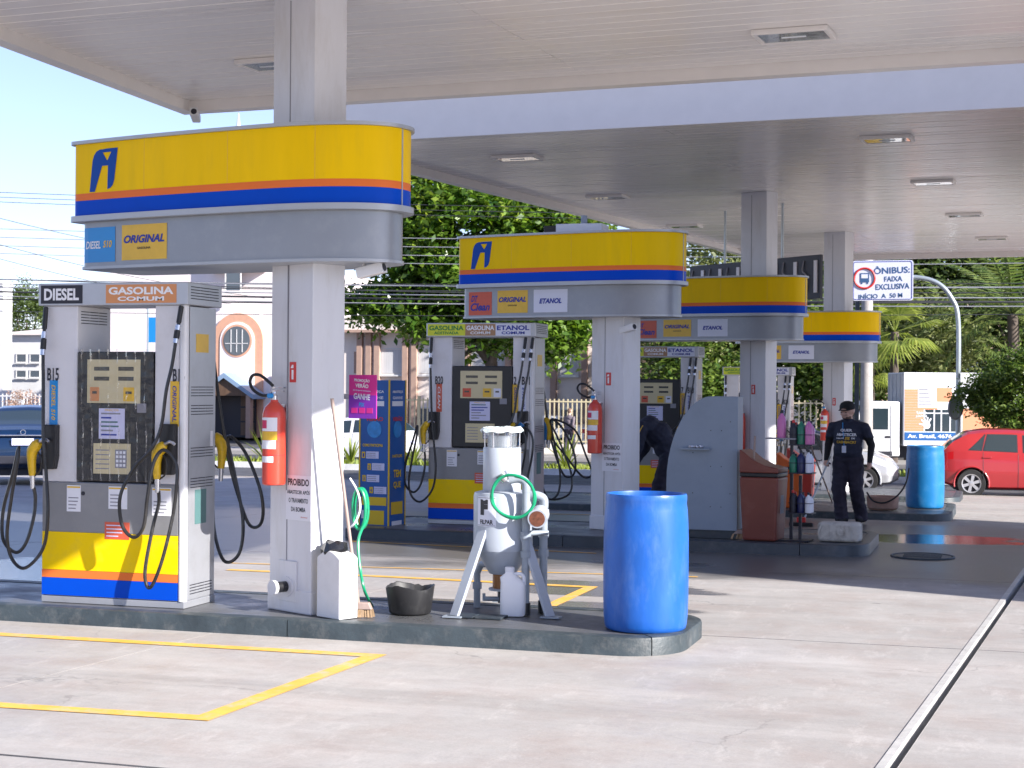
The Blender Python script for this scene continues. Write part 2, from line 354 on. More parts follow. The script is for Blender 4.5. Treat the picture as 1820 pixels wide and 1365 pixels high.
def hose(name, pts, r, m, parent=None, n=8, k=6, closed=False):
    return MB().tube(smooth_path(pts, k, closed), r, n, closed=closed).build(name, m, parent, smooth=True)
def rrect(x0, x1, y0, y1, r, k=5, corners=(1, 1, 1, 1)):
    """counter-clockwise rounded rectangle; corners: (x1y0, x1y1, x0y1, x0y0)."""
    out = []
    for (cx, cy, a0, on, px, py) in ((x1-r, y0+r, -90, corners[0], x1, y0), (x1-r, y1-r, 0, corners[1], x1, y1), (x0+r, y1-r, 90, corners[2], x0, y1), (x0+r, y0+r, 180, corners[3], x0, y0)):
        if not on: out.append((px, py)); continue
        for i in range(k+1):
            a = R_(a0+90*i/k); out.append((cx+r*math.cos(a), cy+r*math.sin(a)))
    return out
TXT = {}
def text_mesh(s, w, h, bold=0.0, shear=0.0):
    """vertices (x,z) and faces of a word fitted to w x h, centred on 0,0."""
    key = (s, bold, shear)
    if key not in TXT:
        c = bpy.data.curves.new('t', 'FONT'); c.body = s; c.size = 1; c.offset = bold; c.shear = shear; c.fill_mode = 'FRONT'; c.align_x = 'CENTER'; c.resolution_u = 3
        o = bpy.data.objects.new('t', c); COL.objects.link(o)
        me = bpy.data.meshes.new_from_object(o.evaluated_get(bpy.context.evaluated_depsgraph_get()))
        v = np.array([tuple(q.co) for q in me.vertices]); f = [tuple(p.vertices) for p in me.polygons]
        lo = v.min(0); hi = v.max(0); v = (v-(lo+hi)/2)/np.maximum(hi-lo, 1e-6)
        TXT[key] = (v[:, :2], f); bpy.data.objects.remove(o); bpy.data.meshes.remove(me); bpy.data.curves.remove(c)
    v, f = TXT[key]; return v*np.array([w, h]), f
def text(s, w, h, m, parent, loc, rz=0, ry=0, bold=.012, shear=0, name='lettering', bend=None):
    """word in the local XZ plane facing -Y at loc; bend maps (u,z)->(x,y,z) on a curved face."""
    v, f = text_mesh(s, w, h, bold, shear)
    if bend: vs = [bend(loc[0]+a, loc[2]+b) for a, b in v]
    else:
        T = Matrix.Translation(loc) @ Matrix.Rotation(rz, 4, 'Z') @ Matrix.Rotation(ry, 4, 'Y'); vs = [tuple(T @ Vector((a, 0, b))) for a, b in v]
    me = bpy.data.meshes.new(name); me.from_pydata(vs, [], f); me.materials.append(M[m] if m in M else MATS[m]); me.update()
    return link(name, me, parent)
# ================================================================== THE SETTING: ground, forecourt slabs, street
def profile_sheet(name, x0, x1, ys, m, dz=0.0, kind='structure', nx=1):
    vs = []; fs = []
    for y in ys:
        for i in range(nx+1): vs.append((x0+(x1-x0)*i/nx, y, gz(y)+dz))
    for j in range(len(ys)-1):
        for i in range(nx): a = j*(nx+1)+i; fs.append((a, a+1, a+nx+2, a+nx+1))
    o = MB().add(vs, fs).build(name, m); return setp(o, kind=kind)
YS = [-60, 19, 26, 33.6, 37, 60, 140, 900]
M['soil'] = mat('soil_dark', (.075, .07, .068), .85, var=.2, vscale=.6)
profile_sheet('ground', -600, 600, YS, 'soil', -.16)
SK = .079
def fore_sheet():
    b = MB(); ys = [-30, 19, 26, 33.6, 36.1]
    for (xa, xc) in ((-40, -.601), (-.503, 26)):
        vs = []
        for y in ys: vs += [((xa if xa == -40 else xa+SK*(y-8)), y, gz(y)-.0016), ((xc if xc == 26 else xc+SK*(y-8)), y, gz(y)-.0016)]
        b.add(vs, [(2*i, 2*i+1, 2*i+3, 2*i+2) for i in range(len(ys)-1)])
    return setp(b.build('forecourt', 'asphalt'), kind='structure')
fore = fore_sheet()
SK = .079                                            # slab joints run along the drain, a touch off the pump axis
xb = [-36, -29, -22.5, -16.8, -11.2, -5.75, -.63, -.532, 5.2, 11, 17, 25]
yb = [-9, -3.5, 1.8, 6.85, 11.78, 16.0, 20.2, 24.6, 28.7, 32.6, 36.0]
for i in range(len(xb)-1):
    if i == 6: continue                              # the drain slot
    for j in range(len(yb)-1):
        g = .004; GW = {6.85: .018, 11.78: .012, 16.0: .006}; gy0 = GW.get(yb[j], g); gy1 = GW.get(yb[j+1], g)
        ys = [yb[j]+gy0] + [k for k in (19, 26, 33.6) if yb[j] < k < yb[j+1]] + [yb[j+1]-gy1]
        gl = g if i != 7 else 0; gr = g if i != 5 else 0
        vs = []; n = len(ys); dz = 0
        for z in (dz, -.1):
            for y in ys: vs += [(xb[i]+.03+gl+SK*(y-8), y, gz(y)+z), (xb[i+1]+.03-gr+SK*(y-8), y, gz(y)+z)]
        fs = []; b = 2*n
        for k in range(n-1):
            a = 2*k; fs += [(a, a+1, a+3, a+2), (b+a, b+a+2, b+a+3, b+a+1), (a, a+2, b+a+2, b+a), (a+1, b+a+1, b+a+3, a+3)]
        fs += [(0, b, b+1, 1), (2*n-2, 2*n-1, b+2*n-1, b+2*n-2)]
        MB().add(vs, fs).build('concrete_slab', 'forecourt_concrete', fore)
# drain: pale rim on the left, narrow dark slot
dr = empty('drain_channel', (0, 0, 0)); setp(dr, kind='structure')
def strip(name, m, x0, x1, z0, z1, ya, yb_, par):
    vs = []
    for y in (ya, yb_):
        for x in (x0, x1): vs += [(x+.03+SK*(y-8), y, z0), (x+.03+SK*(y-8), y, z1)]
    return MB().add(vs, [(0, 2, 3, 1), (4, 5, 7, 6), (0, 1, 5, 4), (2, 6, 7, 3), (1, 3, 7, 5), (0, 4, 6, 2)]).build(name, m, par)
M['drainrim'] = mat('drain_rim', (.50, .49, .47), .5, var=.12, vscale=6, dirt=(.25, .25, .25), dirt_amt=.5, dscale=9)
M['drainslot'] = mat('drain_slot_rubber', (.02, .02, .021), .7, var=.2)
for y in np.arange(-2, 18.9, 2.4):
    strip('rim_strip', 'drainrim', -.628, -.585, -.09, .006+random.uniform(-.002, .002), y+.008, y+2.4-.008, dr)
strip('slot_floor', 'drainslot', -.60, -.532, -.12, -.085, -2, 18.9, dr)
strip('far_rim', 'drainrim', -.5338, -.5325, -.09, .001, -2, 18.9, dr)
# yellow bay lines
def line(px_pts, width, closed=False, Z=.0045):
    P = [at_z(x, y, 0) for x, y in px_pts]; n = len(P)
    L = []; Rr = []
    for i in range(n):
        d0 = (P[i]-P[i-1]).normalized() if i > 0 else (P[1]-P[0]).normalized()
        d1 = (P[i+1]-P[i]).normalized() if i < n-1 else d0
        t = (d0+d1).normalized(); nn = Vector((-t.y, t.x, 0)); k = width/2/max(.35, nn.dot(Vector((-d0.y, d0.x, 0))))
        L.append(P[i]+nn*k); Rr.append(P[i]-nn*k)
    vs = [(p.x, p.y, gz(p.y)+Z) for p in L] + [(p.x, p.y, gz(p.y)+Z) for p in Rr]
    o = MB().add(vs, [(i, n+i, n+i+1, i+1) for i in range(n-1)]).build('lane_marking', 'linepaint'); return setp(o, kind='structure')
line([(-500, 1095), (0, 1128), (665, 1166), (362, 1277), (0, 1254), (-500, 1214)], .125)
line([(405, 1013), (700, 1026), (1050, 1044), (950, 1090), (600, 1078)], .11)
line([(400, 1001), (640, 1008), (1240, 1026)], .05)
line([(620, 962), (1060, 984)], .06)
line([(960, 905), (1190, 910)], .08)
# manhole in the shade
mh = at_z(1640, 990, 0)
mo = empty('manhole_cover', (mh.x, mh.y, gz(mh.y)+.004), label='round dark manhole cover set in the wet concrete past the islands', cat='manhole cover')
MB().lathe([(.30, 0), (.30, .006), (.27, .008)], 32).build('cover_plate', 'kerbdark', mo)
MB().tube([(.33*math.cos(a), .33*math.sin(a), .004) for a in np.linspace(0, 2*math.pi, 33)[:-1]], .012, 6, closed=True).build('cover_ring', 'kerb', mo)
for k in range(-3, 4): MB().box(-.2, .2, k*.06-.01, k*.06+.01, .008, .014).build('cover_rib', 'kerbdark', mo)

# pump islands: paved top with kerb stones round it
def island(x0, x1, y0, y1, lab, km='kerb', r=.42, seg=2.6):
    z = gz((y0+y1)/2); isl = empty('pump_island', (0, 0, z)); setp(isl, kind='structure')
    H = .125; t = .13
    MB().prism(rrect(x0+.05, x1-t, y0+t, y1-t, r-t+.02, 8), -.3, H-.006).build('island_top', 'islandtop', isl)
    out = rrect(x0, x1, y0, y1, r, 10, (1, 1, 0, 0)); inn = rrect(x0, x1-t, y0+t, y1-t, r-t, 10, (1, 1, 0, 0))
    # walk along outer path from (x0,y0) around the right end to (x0,y1)
    O = [(x0, y0)] + out[:-2] + [(x0, y1)]; I = [(x0, y0+t)] + inn[:-2] + [(x0, y1-t)]
    # densify straight runs to cut stones
    pts = []
    for a in range(len(O)-1):
        L = math.dist(O[a], O[a+1]); k = max(1, int(round(L/.3)))
        for q in range(k):
            f = q/k; pts.append((tuple(np.add(np.multiply(O[a], 1-f), np.multiply(O[a+1], f))), tuple(np.add(np.multiply(I[a], 1-f), np.multiply(I[a+1], f)))))
    pts.append((O[-1], I[-1])); acc = 0; start = 0
    for i in range(1, len(pts)):
        acc += math.dist(pts[i][0], pts[i-1][0])
        if acc >= seg or i == len(pts)-1:
            g = pts[start:i+1]; n = len(g); b = MB(); rs = random.uniform(-.002, .002); c = .018
            vs = []
            for k, (o_, i_) in enumerate(g):
                o_ = Vector((*o_, 0)); i_ = Vector((*i_, 0)); d = (i_-o_).normalized()
                if k in (0, n-1):
                    tt = Vector((*g[1][0], 0))-Vector((*g[0][0], 0)) if k == 0 else Vector((*g[-2][0], 0))-Vector((*g[-1][0], 0)); tt = tt.normalized()*.004; o_ += tt; i_ += tt
                vs += [(o_.x, o_.y, -.3), (o_.x, o_.y, H-c+rs), (o_.x+d.x*c*.35, o_.y+d.y*c*.35, H-c*.3+rs), (o_.x+d.x*c, o_.y+d.y*c, H+rs), (i_.x, i_.y, H+rs), (i_.x, i_.y, -.3)]
            fs = [(6*k+q, 6*k+6+q, 6*k+6+(q+1) % 6, 6*k+(q+1) % 6) for k in range(n-1) for q in range(6)] + [(0, 1, 2, 3, 4, 5), tuple(reversed([6*(n-1)+q for q in range(6)]))]
            b.add(vs, fs).build('kerb_stone', km, isl, smooth=30); start = i; acc = 0
    return isl
island(-13, -2.12, 10.68, 12.05, '')
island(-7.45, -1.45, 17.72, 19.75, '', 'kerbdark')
island(-7.6, -.80, 24.0, 26.7, '')
island(-7.2, -.9, 31.6, 34.2, '')

# street
profile_sheet('road', -160, 160, [36.1, 37, 42.5], 'street_asphalt', -.03)
profile_sheet('far_road', -160, 160, [44.9, 53.2], 'street_asphalt', -.03)
def kerbrun(name, y0, y1, dz, m='pavement_concrete', x0=-160, x1=160):
    o = MB().add([(x0, y0, gz(y0)-.2), (x1, y0, gz(y0)-.2), (x1, y1, gz(y1)-.2), (x0, y1, gz(y1)-.2), (x0, y0, gz(y0)+dz), (x1, y0, gz(y0)+dz), (x1, y1, gz(y1)+dz), (x0, y1, gz(y1)+dz)],
                 [(0, 3, 2, 1), (4, 5, 6, 7), (0, 1, 5, 4), (1, 2, 6, 5), (2, 3, 7, 6), (3, 0, 4, 7)]).build(name, m); return setp(o, kind='structure')
M['kerbwhite'] = mat('kerb_whitewash', (.70, .69, .68), .6, var=.12, vscale=3, dirt=(.35, .33, .3), dirt_amt=.5, dscale=5)
kerbrun('median_kerb', 42.5, 42.72, .13, 'kerbwhite'); kerbrun('median_soil', 42.72, 44.6, .10, 'soil'); kerbrun('median_kerb', 44.6, 44.85, .13, 'kerbwhite')
kerbrun('far_pavement', 53.2, 58.0, .10)
kerbrun('forecourt_kerb', 36.0, 36.1, .02, 'pavement_concrete')

# ================================================================== CANOPIES
CANR = R_(-4.3)
def canopy(name, origin, L, D, z, label, x_left, x_right, joint=None, slat=.2, single=True):
    """origin: far-left (or near-left) corner; local x along the edge; D may be negative (towards viewer)."""
    c = empty(name, (origin[0], origin[1], z), CANR, label, 'canopy')
    s = 1 if D > 0 else -1; lip = .11; lw = .16
    def quadring(a0, a1, b0, b1, z0, z1, nm, m):
        # bar between points a0->a1 (outer) and b0->b1 (inner)
        vs = [(a0[0], a0[1], z0), (a1[0], a1[1], z0), (b1[0], b1[1], z0), (b0[0], b0[1], z0), (a0[0], a0[1], z1), (a1[0], a1[1], z1), (b1[0], b1[1], z1), (b0[0], b0[1], z1)]
        return MB().add(vs, [(0, 3, 2, 1), (4, 5, 6, 7), (0, 1, 5, 4), (1, 2, 6, 5), (2, 3, 7, 6), (3, 0, 4, 7)]).build(nm, m, c)
    P = [(x_left(0), 0), (x_right(0), 0), (x_right(abs(D)), D), (x_left(abs(D)), D)]
    Q = [(x_left(0)+lw, s*lw), (x_right(0)-lw, s*lw), (x_right(abs(D))-lw, D-s*lw), (x_left(abs(D))+lw, D-s*lw)]
    for i in range(4): quadring(P[i], P[(i+1) % 4], Q[i], Q[(i+1) % 4], -lip, .45, 'fascia', 'fascia')
    MB().add([(*Q[0], .05), (*Q[1], .05), (*Q[2], .05), (*Q[3], .05), (*Q[0], .4), (*Q[1], .4), (*Q[2], .4), (*Q[3], .4)],
             [(0, 3, 2, 1), (4, 5, 6, 7), (0, 1, 5, 4), (1, 2, 6, 5), (2, 3, 7, 6), (3, 0, 4, 7)]).build('roof_deck', 'dark', c)
    t = lw+.004; allb = MB(); gap = .0025
    while t < abs(D)-lw-.01:
        t1 = min(t+slat, abs(D)-lw)
        x0 = x_left(t)+lw; x1 = x_right(t)-lw
        cuts = [x0] + [j for j in (joint or []) if x0 < j < x1] + [x1]
        for a, b_ in zip(cuts, cuts[1:]):
            w_ = random.uniform(-.0015, .0015)
            ya, yb_ = sorted((s*t, s*(t1))); ya += gap; yb_ -= gap; a2 = a+.003; b2 = b_-.003; e = .007
            vs = [(a2, ya, .010), (b2, ya, .010), (b2, ya+e, w_), (a2, ya+e, w_), (b2, yb_-e, w_), (a2, yb_-e, w_), (b2, yb_, .010), (a2, yb_, .010)]
            fs = [(0, 1, 2, 3), (3, 2, 4, 5), (5, 4, 6, 7), (0, 3, 5, 7), (1, 6, 4, 2), (0, 7, 6, 1)]
            if single: MB().add(vs, fs).build('soffit_slat', 'soffit', c)
            else: allb.add(vs, fs)
        t = t1
    if not single: setp(allb.build('soffit_slats', 'soffit', c), kind='stuff')
    return c
can1 = canopy('station_canopy', (-8.22, 15.19), 8.7, -9.0, 4.70, 'near white slatted canopy roof over the diesel pump, top of picture', lambda t: .127*t, lambda t: 8.62+.127*t, joint=[4.45])
can2 = canopy('station_canopy', (-8.67, 18.75), 11, 20.4, 4.91, 'far white slatted canopy roof over the three back islands', lambda t: -.075*t*-1-0.0, lambda t: 10.9+.075*t, joint=[4.6], single=False)

def light_fixture(px, py, z, label, w=.62, d=.42):
    p = at_z(px, py, z); o = empty('canopy_light', (p.x, p.y, z), CANR, label, 'ceiling light', 'canopy lights')
    t = MB(); a, b = w/2, d/2
    t.box(-a, a, -b, -b+.04, -.045, -.002); t.box(-a, a, b-.04, b, -.045, -.002); t.box(-a, -a+.04, -b+.042, b-.042, -.045, -.002); t.box(a-.04, a, -b+.042, b-.042, -.045, -.002)
    t.build('frame', 'fascia', o, bevel=.006)
    MB().add([(-a+.04, -b+.04, -.02), (a-.04, -b+.04, -.02), (a-.04, b-.04, -.02), (-a+.04, b-.04, -.02), (-a+.16, -b+.12, -.004), (a-.16, -b+.12, -.004), (a-.16, b-.12, -.004), (-a+.16, b-.12, -.004)],
             [(0, 1, 5, 4), (1, 2, 6, 5), (2, 3, 7, 6), (3, 0, 4, 7), (4, 5, 6, 7)]).build('reflector', 'chrome', o)
    MB().tube([(-.1, 0, -.025), (.1, 0, -.025)], .022, 10).build('lamp', 'lampclear', o, smooth=True)
    MB().box(-a+.045, a-.045, -b+.045, b-.045, -.040, -.037).build('glass', 'glass', o)
light_fixture(1411, 57, 4.70, 'rectangular glass light under near canopy at upper right')
light_fixture(480, 110, 4.70, 'rectangular light under near canopy, mostly behind the front column', w=.5)
for px, py, lab in ((920, 278, 'light under far canopy left of centre, above the second yellow sign'), (1577, 244, 'light under far canopy nearest its front edge at right'),
                    (1659, 322, 'light under far canopy, second of the receding right row'), (1714, 380, 'light under far canopy, third of the receding right row'),
                    (1763, 422, 'light under far canopy, rearmost of the receding right row'), (1080, 348, 'flat light under far canopy just above the small white box'),
                    (1217, 400, 'flat light under far canopy left of the third column'), (1302, 443, 'small light under far canopy above the hanging dark panel')):
    light_fixture(px, py, 4.91, lab)

# ------------------------------------------------------------------ columns
CR = R_(-28)
def column(cx, cy, top, label, plinth=True):
    z0 = gz(cy)+.12
    o = empty('canopy_column', (cx, cy, z0), CR, label, 'column')
    h = top-z0
    b = MB(); b.box(-.25, .25, -.15, .15, 0, h); b.build('shaft', 'column', o, bevel=.008)
    MB().box(-.262, .262, -.162, .162, 0, .17).build('plinth', 'column', o, bevel=.012)
    MB().box(-.044, -.036, -.1535, -.150, .171, h-.05).build('seam', 'inkgrey', o)
    pl = MB().box(-.037, .037, -.155, -.1505, 0, .15).build('sign_plate', 'red', o); pl.location = (.02, 0, 1.70)
    MB().prism([(-.011, .022), (.011, .022), (.011, .092), (-.011, .092)], -.1562, -.1552, axis='y').build('pictogram', 'inkwhite', pl)
    MB().prism([(-.024, .105), (.010, .105), (.010, .13), (-.006, .13)], -.1562, -.1552, axis='y').build('pictogram', 'inkwhite', pl)
    return o
col1 = column(-5.02, 11.2, 4.70, 'white steel column with red extinguisher beside the diesel pump')
c2x = X_at(1052, 18.75)+.29
col2 = column(c2x, 18.75, 3.2, 'white column under second yellow sign, with extinguisher and crouched worker behind')
col3 = column(-3.85, 26.0, 4.91, 'white column rising past third yellow sign to the far canopy')
col4 = column(-3.30, 33.0, 4.91, 'white column behind the man in cap, through the last yellow sign')
def notice(col, x, z, w=.30):
    n = MB().box(x-w/2, x+w/2, -.154, -.1505, z-.165, z+.165).build('notice', 'paper', col)
    for s, zz, hh, ww, b in (('PROIBIDO', .115, .052, .25, .03), ('ABASTECER APÓS', .045, .034, .27, .02), ('O TRAVAMENTO', -.02, .034, .23, .02), ('DA BOMBA', -.085, .034, .17, .02)):
        text(s, ww, hh, 'ink', n, (x, -.1552, z+zz), bold=b)
    text('abasteça', .08, .012, 'stkred', n, (x+.07, -.1552, z-.14), bold=.01)
notice(col1, .10, .85); notice(col2, .08, .86)
# conduit and capped pipe stub on the front column
MB().tube([(-.04, -.158, .9), (-.04, -.158, 2.6)], .004, 6).build('wire', 'inkgrey', col1)
s = MB(); s.tube([(-.02, -.16, .19), (-.02, -.27, .19)], .04, 14); s.build('pipe_stub', 'dark', col1, smooth=True)
MB().tube([(-.02, -.15, .19), (-.02, -.175, .19)], .075, 16).build('pipe_flange', 'column', col1, smooth=30)
MB().tube([(-.02, -.272, .19), (-.02, -.30, .19)], .055, 14).build('pipe_cap', 'column', col1, smooth=30)
MB().box(-.12, .09, -.165, -.150, .08, .38).build('access_plate', 'column', col1, bevel=.003)

# ------------------------------------------------------------------ fascia signs on the columns
class Oval:
    def __init__(s, a, b, n=2.7):
        s.a, s.b, s.n = a, b, n
        xs = list(-a+2*a*(1-np.cos(np.linspace(0, math.pi, 60)))/2)
        s.pts = [(x, s.y(x)) for x in xs] + [(x, -s.y(x)) for x in reversed(xs) if abs(s.y(x)) > .004]
    def y(s, x):
        # square-cut left end with a tight corner, gently bowed front, long rounded right end
        a, b = s.a, s.b; bow = 1-.13*((x-.1*a)/a)**2
        if x < -a+.07: t = max(0, 1-((-a+.07-x)/.07)**2)**.5; return -b*bow*(.80+.20*t)
        if x > .38*a: t = (x-.38*a)/(.62*a); return -b*bow*max(0, 1-t**2.3)**(1/2.3)
        return -b*bow
    def bend(s, off):
        def f(u, z):
            x = max(-s.a*.999, min(s.a*.999, u)); e = .01; y = s.y(x); g = Vector((s.y(x+e)-s.y(x-e), -2*e, 0)).normalized() if abs(x) < s.a-.02 else Vector((math.copysign(1, x), 0, 0))
            return (x+g.x*off, y+g.y*off, z)
        return f
def logo_polys():
    # emblem: rounded slanted arch with a wedge cut and a stem; drawn in a unit box, three convex-ish outlines
    left = [(.0, .0), (.19, .0), (.44, .58), (.50, .63), (.66, .63), (.66, .66), (.46, .93), (.44, .99), (.36, .99), (.24, .95), (.15, .86), (.10, .74)]
    stem = [(.64, .04), (.74, .06), (.83, .13), (.88, .24), (1.0, 1.0), (.80, 1.0), (.78, .93), (.63, .71), (.66, .63)]
    top = [(.42, .985), (.46, .915), (.80, .915), (.83, .99), (1.0, 1.0), (.60, 1.0)]
    bridge = [(.44, .60), (.67, .60), (.66, .72), (.58, .74), (.46, .93), (.34, .95), (.30, .70)]
    return [left, stem, top, bridge]
def patch(name, m, parent, bend, u0, u1, z0, z1, th=.003, n=8):
    vs = []; 
    for i in range(n+1):
        u = u0+(u1-u0)*i/n; vs += [bend(u, z0), bend(u, z1)]
    fs = [(2*i, 2*i+2, 2*i+3, 2*i+1) for i in range(n)]
    return MB().add(vs, fs).build(name, m, parent)
def fascia_sign(cx, cy, label, stickers, dz=0, logo=True, sc=1.0):
    z0 = gz(cy)+dz
    o = empty('fascia_sign', (cx, cy, z0+2.71), R_(-11), label, 'sign', 'yellow canopy signs on the columns')
    A = Oval(1.40, .48); At = Oval(1.425, .505); Lw = Oval(1.345, .42)
    def ring(name, ov, a, b, m): return MB().prism(ov.pts, a, b).build(name, m, o, smooth=30)
    ring('lower_panel', Lw, 0, .345, 'lower'); ring('lower_rim', Oval(1.357, .432), -.022, .0, 'trim')
    ring('bottom_trim', At, .346, .39, 'trim'); ring('blue_band', A, .391, .508, 'blue'); ring('orange_band', A, .5085, .563, 'orange'); ring('yellow_band', A, .5635, .945, 'yellow')
    ring('top_trim', At, .946, .972, 'trim')
    MB().box(1.395, 1.404, -.03, -.018, .391, .945).build('joint_strip', 'trim', o)
    for su_ in (-.62, .18, .92): MB().box(su_-.0018, su_+.0018, A.y(su_)-.0012, A.y(su_)+.004, .565, .944).build('panel_seam', 'stkyellow', o)
    if logo:
        b = A.bend(.004); x0, z1, ww, hh = -1.19, .895, .30, .325
        vs = []; fs = []
        for poly in logo_polys():
            k = len(vs); vs += [b(x0+p[0]*ww, z1-hh+p[1]*hh) for p in poly]; fs.append(tuple(range(k, k+len(poly))))
        bm = bmesh.new(); me = bpy.data.meshes.new('logo')
        me.from_pydata(vs, [], fs); bm.from_mesh(me); bmesh.ops.triangulate(bm, faces=bm.faces); bm.to_mesh(me); bm.free(); me.materials.append(M['logo']); link('logo', me, o)
    bl = Lw.bend(.003); bt = Lw.bend(.0055)
    for (u0, u1, kind) in stickers:
        uc = (u0+u1)/2; ww = u1-u0
        if kind == 'diesel':
            p = patch('sticker', 'stkblue', o, bl, u0, u1, .03, .30); text('DIESEL', ww*.48, .06, 'inkwhite', p, (uc-ww*.20, 0, .165), shear=.2, bend=bt, bold=.025); text('S10', ww*.28, .055, 'stkyellow', p, (uc+ww*.26, 0, .168), shear=.2, bend=bt, bold=.03)
        elif kind == 'original':
            p = patch('sticker', 'stkyellow', o, bl, u0, u1, .035, .305); text('ORIGINAL', ww*.90, .062, 'inkblue', p, (uc, 0, .195), shear=.25, bend=bt, bold=.04); text('GASOLINA', ww*.3, .018, 'ink', p, (uc, 0, .125), bend=bt, bold=.02)
        elif kind == 'etanol':
            p = patch('sticker', 'stkwhite', o, bl, u0, u1, .035, .305); text('ETANOL', ww*.66, .062, 'inkblue', p, (uc, 0, .17), shear=.25, bend=bt, bold=.045)
        elif kind == 'clean':
            p = patch('sticker', 'stkred', o, bl, u0, u1, .015, .295); text('DT', ww*.30, .075, 'inkblue', p, (uc-ww*.25, 0, .215), shear=.3, bend=bt, bold=.03); text('Clean', ww*.84, .095, 'inkblue', p, (uc, 0, .115), shear=.3, bend=bt, bold=.03)
    return o
def su(px, cy, cx): return (X_at(px, cy-.30+.19*0)-cx)/.985
S1 = fascia_sign(-5.58, 11.31, 'nearest and largest yellow and blue fuel sign, above the diesel pump', [(-1.30, -.965, 'diesel'), (-.895, -.435, 'original')])
S2 = fascia_sign(-5.00, 18.9, 'second yellow and blue fuel sign with three fuel stickers, in centre', [(-1.25, -.92, 'clean'), (-.84, -.42, 'original'), (-.34, .11, 'etanol')], dz=-.07)
S3 = fascia_sign(-4.41, 25.7, 'third yellow and blue fuel sign, half hidden behind the second one', [(-1.30, -.93, 'clean'), (-.81, -.33, 'original'), (-.22, .28, 'etanol')], dz=-.03)
S4 = fascia_sign(-3.81, 32.6, 'rearmost yellow and blue fuel sign above the man in the cap', [(-.9, -.45, 'original'), (-.30, .22, 'etanol')], dz=-.03)
# ================================================================== FUEL PUMPS
def film_mat():
    m = bpy.data.materials.new('cling_film'); m.use_nodes = True; n = m.node_tree.nodes; l = m.node_tree.links; n.remove(n['Principled BSDF'])
    g = n.new('ShaderNodeBsdfGlossy'); g.inputs['Roughness'].default_value = .09; t = n.new('ShaderNodeBsdfTransparent'); t.inputs[0].default_value = (.93, .93, .94, 1)
    lw = n.new('ShaderNodeLayerWeight'); lw.inputs[0].default_value = .25; mx = n.new('ShaderNodeMixShader'); mr = n.new('ShaderNodeMapRange'); mr.inputs[3].default_value = .02; mr.inputs[4].default_value = .42
    l.new(lw.outputs['Fresnel'], mr.inputs[0]); l.new(mr.outputs[0], mx.inputs[0]); l.new(t.outputs[0], mx.inputs[1]); l.new(g.outputs[0], mx.inputs[2]); l.new(mx.outputs[0], n['Material Output'].inputs[0]); MATS['cling_film'] = m; return m
M['film'] = film_mat()
def make_nozzle(parent, x, y, z, m, flip=1, name='nozzle'):
    """nozzle hanging spout-up in its boot; x,z is the body, spout leans to +x*flip."""
    b = MB(); P = lambda a, c: (x+a*flip, y, z+c)
    b.tube(smooth_path([P(.045, .10), P(.02, .075), P(-.012, .03), P(-.02, -.04), P(-.012, -.16)], 4), .03, 10, radii=list(np.interp(np.linspace(0, 1, 17), [0, .25, .5, 1], [.028, .043, .045, .026])))
    o = b.build(name, m, parent, smooth=True)
    MB().tube(smooth_path([P(.04, .095), P(.09, .12), P(.13, .10)], 4), .013, 8).build('spout', 'steel', o, smooth=True)
    MB().tube(smooth_path([P(.035, .02), P(.065, -.03), P(.055, -.12), P(.0, -.165)], 4), .007, 6).build('lever_guard', 'dark', o, smooth=True)
    MB().tube([P(-.012, -.16), P(-.010, -.26)], .019, 10, radii=[.022, .017]).build('swivel', 'steel', o, smooth=True)
    return o
ZR = lambda X, Y: ((X-447)/471, (1313-Y)/524)
P1R = [(724, 128), (716, 250), (704, 360), (690, 460), (672, 600), (640, 690), (575, 760), (528, 870), (532, 985), (585, 1030), (632, 985), (652, 870), (668, 740), (700, 688), (740, 740), (746, 830), (722, 960), (682, 1130), (632, 1228), (610, 1170), (630, 1000), (648, 905), (655, 852)]
P1L = [(180, 128), (183, 290), (190, 450), (202, 650), (216, 800), (233, 960), (212, 1090), (150, 1168), (92, 1140), (76, 1045), (102, 890), (132, 745), (128, 690), (95, 790), (46, 940), (48, 1060), (90, 1112), (130, 1075), (150, 980), (152, 900), (152, 852)]
def place_hose(p, pts, yf, dx=0, sx=1, zs=0, spread=.16, name='hose', flip_y=1, r=.0135):
    out = []; n = len(pts)
    for i, (a, b) in enumerate(pts):
        x, z = ZR(a, b); t = i/(n-1)
        y = yf - .085 if i == n-1 else yf - (.03 + spread*math.sin(math.pi*min(1, t*1.02))**.7*(1 if i % 2 else .86) + (.05 if 9 < i < 13 else 0))
        out.append((x*sx+dx, y*flip_y, z+zs))
    o = hose(name, out, r, 'hose', p, n=8, k=6)
    # breakaway and end fittings near the header
    a, b = Vector(out[0]), Vector(out[1]); d = (b-a)
    for f0, f1, rr, mm in ((.02, .55, .0195, 'black'), (.62, .78, .021, 'steel'), (.80, 1.05, .023, 'black'), (1.06, 1.2, .020, 'steel')):
        MB().tube([a+d*f0, a+d*f1], rr, 10).build('hose_coupling', mm, o, smooth=True)
    return o
def vents(parent, x, y0, y1, zs, rows=4, pitch=.022, sx=1):
    b = MB()
    for z in zs:
        for r in range(rows):
            w3 = (y1-y0-.02)/3
            for k in range(3): b.box(x, x+sx*.003, y0+k*(w3+.01), y0+k*(w3+.01)+w3, z-r*pitch-.006, z-r*pitch)
    return setp(b.build('vent_slots', 'ink', parent), kind='stuff')
